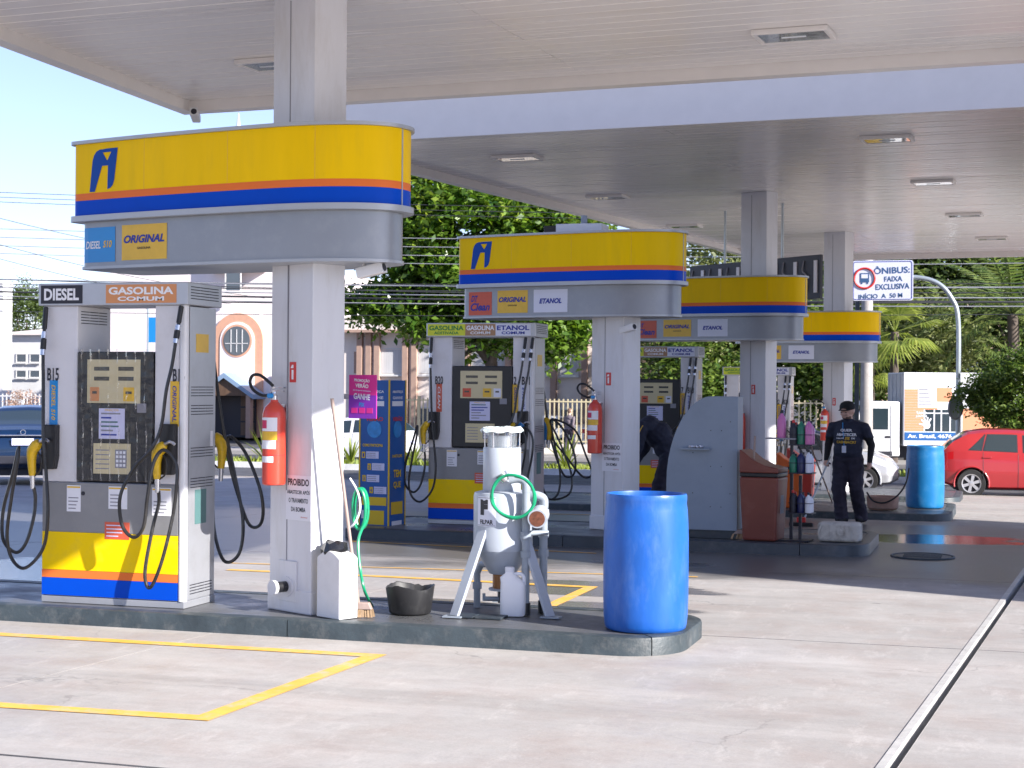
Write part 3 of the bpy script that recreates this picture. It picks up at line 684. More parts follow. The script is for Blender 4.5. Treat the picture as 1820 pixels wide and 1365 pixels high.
def pump(cx, yfront, W, label, header, nums, strips, hoses, film=False, seed=0):
    rd = random.Random(seed); D = .50; hw = W/2; yf = -D/2; z0 = gz(yfront)+.122
    p = empty('fuel_pump', (cx, yfront+D/2, z0), 0, label, 'fuel pump', 'fuel pumps on the islands')
    lcw, rcw = .30, .26
    box('base_trim', 'silver', -hw, hw, yf+.004, D/2, 0, .05, p, bevel=.004)
    box('cabinet', 'silver', -hw+.004, hw-.004, yf+.012, D/2-.005, .05, .925, p, bevel=.006)
    xf = hw-.055
    box('grey_panel', 'pumpgrey', -hw+.006, xf, yf, yf+.011, .545, .92, p, bevel=.002)
    box('yellow_panel', 'pyellow', -hw+.006, xf, yf-.001, yf+.011, .252, .542, p, bevel=.002)
    box('orange_stripe', 'orange', -hw+.006, xf, yf-.001, yf+.011, .192, .250, p)
    box('blue_stripe', 'blue', -hw+.006, xf, yf-.001, yf+.011, .058, .190, p)
    MB().prism(rrect(hw-.053, hw+.004, yf-.004, yf+.06, .022, 5), .052, 2.268).build('corner_pillar', 'white', p, smooth=30)
    box('upright', 'pumpwhite', -hw, -hw+lcw, yf+.004, D/2-.02, .925, 2.27, p, bevel=.008)
    box('upright', 'pumpwhite', hw-.055-rcw+.055, hw-.054, yf+.006, D/2-.02, .925, 2.27, p, bevel=.008)
    sp = box('side_panel', 'silver', hw-.003, hw+.001, yf+.062, D/2-.02, .06, 2.26, p)
    vents(sp, hw+.001, yf+.09, D/2-.06, [1.66, 1.52, 1.20, .97, .17])
    box('side_sticker', 'stkyellow', hw+.0012, hw+.003, yf+.16, yf+.36, 1.92, 2.06, sp) ; box('side_sticker', 'stkteal', hw+.0012, hw+.003, yf+.16, yf+.34, .62, .88, sp)
    box('side_sticker', 'paper', hw+.0012, hw+.003, yf+.40, yf+.445, 1.20, 1.32, sp)
    vents(p, -hw+lcw+.0005, yf+.05, D/2-.08, [2.23], rows=5)
    h = box('header', 'silver', -hw-.025, hw+.03, yf-.03, D/2+.02, 2.27, 2.44, p, bevel=.006)
    vents(h, hw+.031, yf+.02, D/2-.04, [2.41], rows=5)
    for (x0, x1, c, s1, s2, ink) in header:
        a = -hw-.02+(W+.045)*x0; b = -hw-.02+(W+.045)*x1
        q = box('header_label', c, a, b, yf-.033, yf-.030, 2.285, 2.425, h); xm = (a+b)/2; ww = b-a
        if s2: text(s1, ww*.92, .058, ink, q, (xm, yf-.0345, 2.378), bold=.035); text(s2, ww*.66, .034, ink, q, (xm, yf-.0345, 2.318), bold=.035)
        else: text(s1, ww*.84, .092, ink, q, (xm, yf-.0345, 2.355), bold=.035)
    # display unit between the uprights
    x0, x1 = -hw+lcw+.006, hw-.055-rcw+.049
    u = box('display_unit', 'dark', x0, x1, yf-.012, D/2-.03, .935, 1.92, p, bevel=.012); xm = (x0+x1)/2; uw = x1-x0
    fp = box('display_face', 'ivory', x0+uw*.14, x1-uw*.16, yf-.015, yf-.012, 1.53, 1.86, u, bevel=.001)
    for k in (-1, 1):
        for zz in (1.79, 1.715): box('readout', 'lcd', xm+k*uw*.16-uw*.10-.005, xm+k*uw*.16+uw*.10-.005, yf-.0165, yf-.015, zz-.015, zz+.015, fp)
    for (a, b, c) in strips['mini']: q = box('mini_sticker', c, x0+uw*a, x0+uw*b, yf-.0165, yf-.015, 1.545, 1.65, fp); box('mini_screen', 'lcd', x0+uw*(a+.03), x0+uw*(b-.03), yf-.018, yf-.0165, 1.60, 1.62, q)
    nt = box('price_notice', 'paperlil', xm-uw*.20, xm+uw*.14, yf-.0155, yf-.0125, 1.26, 1.49, u)
    for k in range(6): box('print_line', rd.choice(['inkgrey', 'inkblue', 'inkgrey', 'stkteal']), xm-uw*.17, xm-uw*.17+uw*rd.uniform(.12, .27), yf-.017, yf-.0155, 1.285+k*.032, 1.297+k*.032, nt)
    text('PREÇOS', uw*.18, .018, 'stkyellow', nt, (xm-uw*.03, yf-.017, 1.475))
    kp = box('keypad_panel', 'ivory', xm-uw*.27, xm+uw*.22, yf-.0155, yf-.012, .995, 1.225, u, bevel=.001)
    box('keypad', 'inkgrey', xm+uw*.02, xm+uw*.17, yf-.018, yf-.0155, 1.04, 1.18, kp, bevel=.003)
    for r in range(4):
        for c in range(3): box('key', 'paper', xm+uw*.035+c*uw*.045, xm+uw*.065+c*uw*.045, yf-.020, yf-.018, 1.052+r*.032, 1.072+r*.032, kp)
    for r in range(5): box('print_line', 'inkgrey', xm-uw*.24, xm-uw*.06, yf-.0165, yf-.0155, 1.03+r*.035, 1.038+r*.035, kp)
    box('card_slot', 'inkgrey', x1-uw*.2, x1-uw*.08, yf-.016, yf-.012, 1.46, 1.53, u, bevel=.004)
    if film:
        nx, nz = 26, 44; vs = []
        for j in range(nz+1):
            for i in range(nx+1):
                x = x0-.01+(uw+.02)*i/nx; z = .94+1.0*j/nz
                vs.append((x, yf-.022-abs(rd.gauss(0, .003))-.014*math.sin(i*2.1+.35*math.sin(j*.3)+j*.04), z))
        MB().add(vs, [(j*(nx+1)+i, j*(nx+1)+i+1, (j+1)*(nx+1)+i+1, (j+1)*(nx+1)+i) for j in range(nz) for i in range(nx)]).build('plastic_wrap', 'film', p, smooth=80)
    # paper notices on the grey panel
    for (a, b, c, d, mm) in ((-.39, -.27, .70, .90, 'paper'), (-.03, .13, .73, .90, 'paper'), (.34, .50, .69, .90, 'paper'), (-.06, .15, .50, .63, 'stkred')):
        q = box('panel_notice', mm, a*W/1.22, b*W/1.22, yf-.0025, yf, c, d, p)
        for k in range(4): box('print_line', 'inkgrey' if mm == 'paper' else 'paperlil', a*W/1.22+.015, a*W/1.22+.015+(b-a)*rd.uniform(.4, .75), yf-.004, yf-.0025, c+.02+k*.027, c+.028+k*.027, q)
        if mm == 'paper': box('print_line', 'stkyellow', a*W/1.22+.004, b*W/1.22-.004, yf-.004, yf-.0025, d-.02, d-.008, q)
    MB().tube([(-.25*W/1.22, yf-.004, .84), (-.25*W/1.22, yf+.0, .84)], .016, 12).build('lock', 'ink', p)
    # numbers and colour strips on the uprights
    for (x, s) in nums: text(s, .10 if len(s) < 4 else .12, .098, 'ink', p, (x, yf-.001, 1.745), bold=.02, name='pump_number')
    for (x, c, s, ink) in strips['bars']:
        q = box('product_strip', c, x-.036, x+.036, yf+.001, yf+.0045, 1.36, 1.70, p)
        v, f = text_mesh(s, .27, .034, .02, .2)
        me = bpy.data.meshes.new('lettering'); me.from_pydata([(x+b, yf-.0005, 1.53-a) for a, b in v], [], f); me.materials.append(M[ink]); link('lettering', me, q)
    # boots, hoses, nozzles
    bb = MB().prism([(-hw+.02, 1.02), (-hw+.13, 1.02), (-hw+.15, 1.12), (-hw+.15, 1.36), (-hw+.02, 1.36)], yf-.05, yf+.01, axis='y').build('nozzle_boot', 'dark', p, bevel=.008)
    bb = MB().prism([(hw-.19, 1.00), (hw-.08, 1.00), (hw-.06, 1.10), (hw-.06, 1.38), (hw-.19, 1.38)], yf-.05, yf+.01, axis='y').build('nozzle_boot', 'dark', p, bevel=.008)
    for (kind, dx, nm) in hoses:
        if kind == 'R': place_hose(p, P1R, yf, dx=dx+hw-.61); make_nozzle(p, ZR(655, 0)[0]+dx+hw-.61, yf-.085, 1.13, nm, 1)
        if kind == 'L': place_hose(p, P1L, yf, dx=dx-hw+.61); make_nozzle(p, ZR(152, 0)[0]+dx-hw+.61, yf-.085, 1.13, nm, 1)
        if kind == 'B':
            y = D/2+.05
            place_pts = [(hw-.09, y, 2.26), (hw-.07, y+.03, 1.9), (hw-.03, y+.07, 1.5), (hw+.02, y+.12, 1.1), (hw+.10+dx, y+.14, .8), (hw+.22+dx*1.6, y+.10, .58), (hw+.36+dx*1.6, y+.02, .62), (hw+.38+dx, y-.04, .85), (hw+.22+dx, y-.0, 1.16), (hw+.05, y+.05, 1.27), (hw+.08+dx*.5, y+.1, 1.0), (hw+.16+dx, y+.1, .62), (hw+.14+dx, y+.08, .36), (hw+.02, y+.06, .30), (hw-.08, y+.08, .55), (hw-.1, y+.09, .95)]
            hose('hose', place_pts, .0135, 'hose', p); make_nozzle(p, hw-.04+dx*.3, y+.09, 1.18, nm, -1)
    return p
H3 = [(.01, .36, 'stkgreen', 'GASOLINA', 'ADITIVADA', 'green'), (.36, .64, 'stkbrown', 'GASOLINA', 'COMUM', 'inkwhite'), (.64, .96, 'stkwhite', 'ETANOL', 'COMUM', 'inkblue')]
pump(-6.50, 10.93, 1.22, 'diesel fuel pump with cling-wrapped display, nearest the camera',
     [(.015, .30, 'ink', 'DIESEL', None, 'inkwhite'), (.46, .93, 'stkorange', 'GASOLINA', 'COMUM', 'inkwhite')],
     [(-.52, 'B15'), (.555, 'B16')], dict(mini=[(.18, .30, 'stkorange'), (.62, .76, 'stkyellow')], bars=[(-.515, 'stkblue', 'DIESEL S10', 'stkyellow'), (.52, 'stkyellow', 'ORIGINAL', 'inkblue')]),
     [('R', 0, 'nozyel'), ('L', 0, 'nozyel'), ('B', 0, 'nozyel')], film=True, seed=1)
def pump3(cx, yf, label, nums, seed):
    return pump(cx, yf, 1.33, label, H3, nums, dict(mini=[(.18, .32, 'stkred'), (.52, .66, 'stkyellow'), (.70, .82, 'stkwhite')], bars=[(-.53, 'stkred', 'CLEAN', 'inkwhite'), (.44, 'stkyellow', 'ORIGINAL', 'inkblue'), (.54, 'stkwhite', 'ETANOL', 'inkblue')]),
                [('R', -.07, 'nozyel'), ('R', .02, 'nozblue'), ('L', 0, 'nozyel'), ('B', 0, 'nozblue'), ('B', .14, 'nozyel')], seed=seed)
pump3(-6.12, 18.72, 'three-fuel pump behind the grey water filter, second island', [(-.53, 'B20'), (.40, 'B12'), (.57, 'B11')], 2)
pump3(-5.42, 25.55, 'three-fuel pump behind the bending worker, third island', [(-.53, 'B18'), (.40, 'B17'), (.57, 'B18')], 3)
pump3(-4.84, 32.55, 'farthest fuel pump, mostly hidden behind the third column', [(.40, 'B22'), (.57, 'B21')], 4)

# ================================================================== THINGS ON THE FIRST ISLAND
TOP = .125
def barrel(p, label, m, h=.94, r=.297):
    o = empty('plastic_barrel', p, 0, label, 'barrel', 'blue plastic barrels')
    prof = [(.90, 0), (.945, .012), (.965, .04), (.985, .10), (.998, .24), (1.0, .45), (.998, .66), (.985, .80), (.965, .89), (.945, .93), (.955, .955), (.955, .985), (.94, 1.0), (.91, 1.0), (.90, .985), (.90, .93), (.93, .80), (.94, .3), (.90, .08)]
    MB().lathe([(a*r, b*h) for a, b in prof], 56, cap=False).build('shell', m, o, smooth=50)
    MB().lathe([(.85*r, .0), (.90*r, .006)], 40).build('bottom', m, o)
    MB().lathe([(0.01, .30*h), (.925*r, .30*h)], 40, cap=False).build('water_surface', 'carglass', o)
    return o
b1 = at_z(1147, 1127, TOP); b1d = Vector((b1.x, b1.y, 0)).normalized()*.285
barrel((b1.x+b1d.x, b1.y+b1d.y, TOP), 'open blue plastic barrel at the rounded end of the near island', 'barrel')

# fire extinguishers
M['pinklabel'] = mat('label_crimson', (.55, .02, .10), .4)
def extinguisher(parent_loc, label, rz=CR, s=1.0):
    o = empty('fire_extinguisher', parent_loc, rz, label, 'fire extinguisher', 'extinguishers hung on columns')
    MB().lathe([(.07, 0), (.084, .008), (.0865, .03), (.0865, .50), (.084, .535), (.070, .575), (.045, .60), (.030, .615), (.028, .63)], 32).build('cylinder', 'extred', o, smooth=50)
    MB().lathe([(.087, .22), (.0875, .224), (.087, .228)], 32, cap=False).build('seam', 'red', o, smooth=True)
    for (z0, z1, m, a0, a1) in ((.40, .50, 'paper', 236, 338), (.335, .398, 'stkyellow', 236, 338), (.27, .333, 'paper', 236, 332), (.17, .215, 'paper', 238, 320), (.42, .48, 'pinklabel', 242, 285)):
        r = .0878 if m != 'pinklabel' else .0886; vs = []
        for i in range(9):
            a = R_(a0+(a1-a0)*i/8); vs += [(r*math.cos(a), r*math.sin(a), z0), (r*math.cos(a), r*math.sin(a), z1)]
        lb = MB().add(vs, [(2*i, 2*i+2, 2*i+3, 2*i+1) for i in range(8)]).build('label', m, o)
    MB().lathe([(.022, .63), (.024, .66), (.016, .67), (.016, .69)], 14).build('valve', 'steel', o, smooth=40)
    MB().box(-.012, .012, -.012, .085, .69, .70).box(-.012, .012, -.01, .095, .715, .723).build('lever', 'chrome', o, bevel=.002)
    MB().tube([(.0, -.02, .66), (0, -.055, .66)], .018, 12).build('gauge', 'stkblue', o, smooth=40)
    hose('hose', [(-.02, 0, .675), (-.10, -.03, .66), (-.19, -.05, .70), (-.235, -.05, .76), (-.20, -.05, .81), (-.12, -.04, .81), (-.04, -.02, .76), (-.015, 0, .73)], .012, 'black', o)
    MB().box(-.03, .03, .086, .10, .48, .60).build('wall_bracket', 'steel', o)
    return o
def on_col(col, x, y, z): return col.matrix_basis @ Vector((x, y, z))
for c in (col1, col2, col3): c.matrix_basis
bpy.context.view_layer.update()
def excol(c, x, z, lab):
    m = Matrix.Translation(c.location) @ Matrix.Rotation(CR, 4, 'Z'); q = m @ Vector((x, -.252, z)); return extinguisher(q, lab)
excol(col1, -.07, .94, 'large red fire extinguisher hung on the nearest column')
excol(col2, -.10, .90, 'red fire extinguisher hung on the second column beside the worker')
excol(col3, -.16, .80, 'red fire extinguisher glimpsed behind the grey curved locker')

# litter bin with bag
q = at_z(592, 1100, TOP)
o = empty('litter_bin', (q.x, q.y+.12, TOP), R_(-28), 'slim white litter bin with black bag against the front column', 'bin')
prof = [(-.13, 0), (.13, 0), (.13, .43)] + [(.13-.26*t, .43+.055*math.sin(math.pi*t)) for t in np.linspace(.05, .95, 10)] + [(-.13, .43)]
MB().prism(prof, -.11, .06, axis='y').build('body', 'white', o, bevel=.006)
M['cream'] = mat('cream_dirty', (.52, .47, .36), .6, var=.1, vscale=6, dirt=(.2, .16, .1), dirt_amt=.7, dscale=9)
MB().box(-.133, -.1305, -.108, .055, .005, .43).build('side_sheet', 'cream', o)
vs = []; nb = 16
for j, (s, z) in enumerate(((1.0, .435), (1.06, .485), (.95, .53), (.55, .545), (.1, .50))):
    for i in range(nb):
        a = 2*math.pi*i/nb; r = s*(1+random.uniform(-.13, .13)); vs.append((-.04+.10*r*math.cos(a), -.02+.085*r*math.sin(a), z+random.uniform(-.018, .018)))
MB().add(vs, [(j*nb+i, j*nb+(i+1) % nb, (j+1)*nb+(i+1) % nb, (j+1)*nb+i) for j in range(4) for i in range(nb)]).build('bin_bag', mat('bag_black', (.012, .012, .014), .22, var=.3, vscale=30), o, smooth=25)

# broom, bucket, hose on the front column
def broom(head, top, label, handle='wood', brist='straw', w=.24, group='brooms', name='broom', rz=0):
    head = Vector(head); top = Vector(top); o = empty(name, head, 0, label, 'broom', group); t = top-head
    MB().tube([(t*.05), t*.5, t], .0125, 10).build('handle', handle, o, smooth=True)
    b = MB().at((0, 0, 0), rz); b.prism([(-w/2, .055), (w/2, .055), (w/2*.75, .105), (-w/2*.75, .105)], -.03, .03, axis='y'); b.build('head', handle, o, bevel=.006)
    bb = MB().at((0, 0, 0), rz)
    for i in range(46):
        x = random.uniform(-w/2, w/2); y = random.uniform(-.026, .026); bb.add([(x-.006, y, .058), (x+.006, y, .058), (x*1.12+.007, y*1.6, .0), (x*1.12-.007, y*1.6, .0)], [(0, 1, 2, 3)])
    bb.build('bristles', brist, o); return o
hd = at_z(640, 1096, TOP); tp = at_d(590, 708, 11.75)
broom((hd.x, hd.y, TOP), tp, 'wooden broom leaning on the front column beside the litter bin', w=.18, rz=R_(10))
q = at_z(716, 1094, TOP)
o = empty('bucket', (q.x, q.y+.15, TOP), 0, 'low black rubber bucket with ragged rim on the near island', 'bucket')
pr = [(.145, 0), (.155, .01), (.183, .20)]; vs = []; n = 40
for k, (r, z) in enumerate(pr + [(.176, .195), (.148, .02)]):
    for i in range(n):
        a = 2*math.pi*i/n; dz = (.012*math.sin(3*a+.5)+random.uniform(-.006, .006)) if z > .15 else 0; vs.append((r*math.cos(a), r*math.sin(a)*.95, z+dz))
fs = [(j*n+i, j*n+(i+1) % n, (j+1)*n+(i+1) % n, (j+1)*n+i) for j in range(4) for i in range(n)] + [tuple(range(4*n, 5*n)), tuple(reversed(range(n)))]
MB().add(vs, fs).build('shell', mat('bucket_rubber', (.02, .02, .022), .5, var=.2, vscale=8, dirt=(.12, .12, .12), dirt_amt=.5, dscale=6), o, smooth=50)
ho = empty('garden_hose', (0, 0, 0), 0, 'green garden hose coiled and hanging behind the front column', 'hose')
pts = []
c = at_d(628, 905, 12.1)
for k in range(50):
    a = k*.5; pts.append((c.x+.055*math.cos(a)+.03, c.y+.03*math.sin(a*.37)+.06, c.z+.15*math.sin(a)))
e = [at_d(637, 960, 12.0), at_d(640, 1010, 11.95), at_d(648, 1050, 11.9), at_z(662, 1078, TOP+.01)]
hose('hose_run', pts + [tuple(x) for x in e], .011, 'greenhose', ho)
hose('white_hose', [tuple(at_d(*x)) for x in ((622, 850, 12.15), (636, 875, 12.12), (640, 905, 12.1), (630, 930, 12.1), (618, 940, 12.15))], .008, 'paper', ho)
# pink poster fixed behind the column
pc = at_d(645, 705, 12.35)
o = empty('promo_poster', pc, R_(-12), 'pink and violet promotion poster fixed to the rear of the front column', 'poster')
M['pink'] = mat('poster_pink', (.62, .03, .26), .4); M['violet'] = mat('poster_violet', (.22, .03, .42), .4)
MB().box(-.125, .125, -.004, .004, -.165, .165).build('board', 'pink', o); MB().box(-.125, .125, -.0065, -.0045, -.165, .01).build('lower_print', 'violet', o)
MB().box(-.35, -.10, .005, .03, -.02, .02).build('bracket', 'steel', o)
for s_, ww, hh, zz, m in (('VERÃO', .12, .035, .085, 'inkwhite'), ('PROMOÇÃO', .14, .03, .122, 'inkwhite'), ('GANHE', .15, .045, .0, 'stkwhite'), ('participe e concorra', .16, .012, .045, 'paperlil'), ('PIX', .05, .03, -.06, 'stkblue')):
    text(s_, ww, hh, m, o, (-.005, -.0075, zz), ry=R_(4), bold=.03)
for k in range(3): MB().box(-.10+k*.07, -.045+k*.07, -.0085, -.0065, -.125, -.085).build('print_block', 'pink', o)

# security cameras
def cctv(p, rz, label, rx=-12, drop=.0):
    o = empty('security_camera', p, rz, label, 'security camera', 'security cameras')
    b = MB().at((0, 0, -.06), 0, R_(rx)); b.prism(rrect(-.042, .042, -.04, .04, .012, 3), -.10, .11, axis='y'); b.build('housing', 'white', o, smooth=30)
    MB().at((0, 0, -.06), 0, R_(rx)).tube([(0, -.101, 0), (0, -.104, 0)], .030, 16).build('lens', 'ink', o)
    MB().tube([(0, .06, -.03), (0, .07, .0), (0, .07, .03)], .016, 10).build('mount', 'white', o, smooth=True)
    return o
cctv((-4.45, 11.05, 2.70), R_(85), 'white camera under the right end of the nearest yellow sign')
cctv((-7.97, 14.95, 4.60), R_(20), 'small camera at the far left corner of the near canopy')
m_ = Matrix.Translation(col2.location) @ Matrix.Rotation(CR, 4, 'Z'); cctv(m_ @ Vector((.29, -.12, 2.42)), R_(60), 'white camera on the second column below its sign')
# box on top of second sign
o = empty('control_box', (-4.9, 18.85, 3.62), 0, 'white metal box lying on top of the second yellow sign', 'box')
MB().box(-.28, .28, -.18, .18, 0, .11).build('case', 'white', o, bevel=.006); MB().box(-.45, -.285, -.1, .1, 0, .10).build('transformer', 'dark', o, bevel=.006); MB().tube([(.02, 0, .11), (.02, 0, .22)], .04, 12).build('stub', 'pvc', o, smooth=30)

# ------------------------------------------------------------------ water filter tank
fc = at_d(893, 1090, 12.2); FX, FY = fc.x, fc.y
ft = empty('water_filter_tank', (FX, FY, TOP), 0, 'pale grey diesel filter tank on splayed legs with looped green hose', 'filter tank')
MB().lathe([(.10, .28), (.215, .46), (.222, .50), (.222, .86), (.215, .885), (.16, .90)], 48).build('lower_vessel', 'tank', ft, smooth=18)
MB().at((-.012, 0, 0)).lathe([(.14, .885), (.142, .89), (.142, 1.215), (.138, 1.222)], 40).build('upper_vessel', 'tank', ft, smooth=35)
MB().at((-.012, 0, 0)).lathe([(.112, 1.222), (.112, 1.33)], 32, cap=False).build('sight_cylinder', 'glass', ft, smooth=40)
MB().at((-.012, 0, 0)).lathe([(.085, 1.224), (.085, 1.31)], 24).build('filter_core', 'steel', ft, smooth=40)
b = MB()
for k in range(6): a = k*math.pi/3+.3; b.tube([(-.012+.13*math.cos(a), .13*math.sin(a), 1.21), (-.012+.13*math.cos(a), .13*math.sin(a), 1.345)], .005, 6)
setp(b.build('tie_rods', 'steel', ft), kind='stuff'); MB().at((-.012, 0, 0)).lathe([(.14, 1.335), (.142, 1.35), (.13, 1.356)], 32).build('lid', 'tank', ft, smooth=35)
vs = []; n = 30
for r in (.0, .05, .10, .145, .165):
    for i in range(n): a = 2*math.pi*i/n; vs.append((-.012+r*math.cos(a)*(1+random.uniform(-.05, .05)), r*math.sin(a), 1.362+random.uniform(-.004, .018)-(.03 if r > .15 else 0)))
MB().add(vs, [(j*n+i, j*n+(i+1) % n, (j+1)*n+(i+1) % n, (j+1)*n+i) for j in range(4) for i in range(n)]).build('rag', mat('rag_striped', (.62, .70, .72), .85, var=.35, vscale=40), ft, smooth=25)
MB().lathe([(.076, .17), (.076, .285)], 28).build('sight_glass', 'amber', ft, smooth=40)
MB().lathe([(.105, .155), (.105, .17)], 28).build('flange', 'tank', ft, smooth=35); MB().lathe([(.035, .06), (.035, .155)], 16).build('outlet', 'dark', ft, smooth=35)
MB().tube([(-.02, -.02, .09), (-.13, -.05, .09)], .018, 10).build('drain_cock', 'pvc', ft, smooth=35)
MB().tube([(-.13, -.05, .075), (-.13, -.05, .13)], .012, 8).build('cock_handle', 'pvc', ft, smooth=35)
for a in (242, 332, 107):
    ca, sa = math.cos(R_(a)), math.sin(R_(a)); b = MB(); p0 = Vector((ca*.205, sa*.205, .62)); p1 = Vector((ca*.49, sa*.49, 0.01)); sd = Vector((-sa, ca, 0))*.042; dn = Vector((ca, sa, 0))*.014
    b.add([p0-sd-dn, p0+sd-dn, p0+sd+dn, p0-sd+dn, p1-sd-dn, p1+sd-dn, p1+sd+dn, p1-sd+dn], [(0, 1, 2, 3), (7, 6, 5, 4), (0, 4, 5, 1), (1, 5, 6, 2), (2, 6, 7, 3), (3, 7, 4, 0)]); lg = b.build('leg', 'tank', ft, bevel=.004)
    MB().at((ca*.50, sa*.50, 0)).box(-.07, .07, -.05, .05, .0, .010).build('foot_plate', 'pvc', lg)
def tank_bend(u, z): a = R_(252)+u/.224; return (.224*math.cos(a), .224*math.sin(a), z)
lb = patch('name_plate', 'stkwhite', ft, tank_bend, -.085, .085, .645, .865, n=10)
patch('plate_border', 'inkgrey', lb, lambda u, z: tuple(Vector(tank_bend(u, z))*1.0+Vector((math.cos(R_(252)+u/.224)*.0012, math.sin(R_(252)+u/.224)*.0012, 0))), -.08, .08, .853, .857); patch('plate_border', 'inkgrey', lb, lambda u, z: tuple(Vector(tank_bend(u, z))+Vector((math.cos(R_(252)+u/.224)*.0012, math.sin(R_(252)+u/.224)*.0012, 0))), -.08, .08, .65, .654)
def lt(s, w, h, x, z, bold=.03):
    v, f = text_mesh(s, w, h, bold); me = bpy.data.meshes.new('lettering'); me.from_pydata([tuple(Vector(tank_bend(a+x, b+z+.755))*1.0+Vector((math.cos(R_(252)+(a+x)/.224)*.002, math.sin(R_(252)+(a+x)/.224)*.002, 0))) for a, b in v], [], f); me.materials.append(M['ink']); link('lettering', me, lb)
lt('F', .07, .115, -.015, .03, .09); lt('FILPAR', .115, .034, .005, -.078)
for (x, zb, zt, y) in ((.225, .0, .92, -.16), (.315, .0, .80, .0)):
    MB().tube([(x, y, zb), (x, y, zt)], .03, 14).build('riser_pipe', 'pvc', ft, smooth=40)
    MB().tube([(x, y, 0), (x, y, .09)], .038, 14).build('pipe_socket', 'dark', ft, smooth=40)
    for z in (.42, .56, .72): MB().tube([(x, y, z), (x, y, z+.05)], .039, 14).build('coupling', 'pvc', ft, smooth=40)
MB().tube(smooth_path([(.225, -.16, .90), (.22, -.16, .97), (.17, -.17, 1.0), (.10, -.19, .99)], 5), .032, 14).build('elbow', 'pvc', ft, smooth=40)
MB().tube(smooth_path([(.315, 0, .78), (.31, -.0, .845), (.26, -.02, .87), (.2, -.02, .87)], 5), .034, 14).build('elbow', 'pvc', ft, smooth=40)
MB().tube([(.08, -.195, .98), (.04, -.2, 1.03)], .045, 16, radii=[.03, .052]).build('funnel', 'steel', ft, smooth=40)
MB().tube([(.225, -.155, .60), (.36, -.05, .60)], .02, 10).build('cross_pipe', 'pvc', ft, smooth=40)
b = MB().at((.33, -.20, .725), R_(8), R_(8)); b.tube([(0, .10, 0), (0, -.06, 0)], .07, 20); b.build('open_pipe', 'tank', ft, smooth=40)
b = MB().at((.33, -.20, .725), R_(8), R_(8)); b.tube([(0, -.0605, 0), (0, -.062, 0)], .058, 20); b.build('rusty_mouth', mat('rust', (.16, .055, .03), .8, var=.4, vscale=30), ft)
MB().tube([(-.24, .12, 0), (-.24, .12, .26), (-.20, .10, .33), (-.12, .05, .34)], .026, 12).build('side_pipe', 'pvc', ft, smooth=60)
MB().tube([(-.24, .12, .14), (-.24, .12, .19)], .036, 12).build('coupling', 'pvc', ft, smooth=40)
pts = []
for k in range(33):
    a = R_(100)+k*.385; pts.append((.155+.165*math.cos(a)*(1+.03*math.sin(k*1.3)), -.262-.008*math.sin(k*.9), .875+.155*math.sin(a)*(1+.04*math.cos(k*.7))))
hose('hose_loop', pts, .011, 'greenhose', ft, n=8)
# jug in front of the filter
jp = at_z(913, 1093, TOP)
o = empty('plastic_jug', (jp.x-.0, jp.y-.02, TOP), R_(12), 'white plastic jug standing under the grey filter tank', 'jug'); o.scale = (1.15, 1.15, 1.12)
b = MB(); rings = [(.075, .055, 0), (.08, .06, .012), (.082, .062, .10), (.08, .06, .17), (.078, .058, .215), (.06, .05, .25), (.03, .03, .275), (.027, .027, .285)]
vs = []; fs = []; n = 32
for (a, c, z) in rings:
    for i in range(n):
        t = 2*math.pi*i/n; sx = math.copysign(abs(math.cos(t))**.55, math.cos(t)); sy = math.copysign(abs(math.sin(t))**.55, math.sin(t)); k = 0 if z < .24 else -.022; vs.append((a*sx+k, c*sy, z))
for j in range(len(rings)-1):
    for i in range(n): fs.append((j*n+i, j*n+(i+1) % n, (j+1)*n+(i+1) % n, (j+1)*n+i))
fs += [tuple(reversed(range(n))), tuple(range((len(rings)-1)*n, len(rings)*n))]
b.add(vs, fs).build('bottle', 'jug', o, smooth=50)
MB().at((-.022, 0, .285)).lathe([(.030, 0), (.030, .028), (.026, .032)], 20).build('cap', 'paper', o, smooth=40)
MB().tube(smooth_path([(-.0, 0, .265), (.035, 0, .275), (.066, 0, .255), (.07, 0, .20)], 5), .012, 10).build('handle', 'jug', o, smooth=True)
MB().box(FX-.24-FX, 0.27, 0, .2, 0, .001)
o = empty('grate_cover', (FX-.08, FY-.36, TOP), 0, 'dark steel cover plates sunk in the island below the filter', 'cover plate')
for k in range(2): MB().box(-.2+k*.21, .0+k*.21, -.10, .08, -.002, .012).build('plate', 'kerbdark', o, bevel=.003)

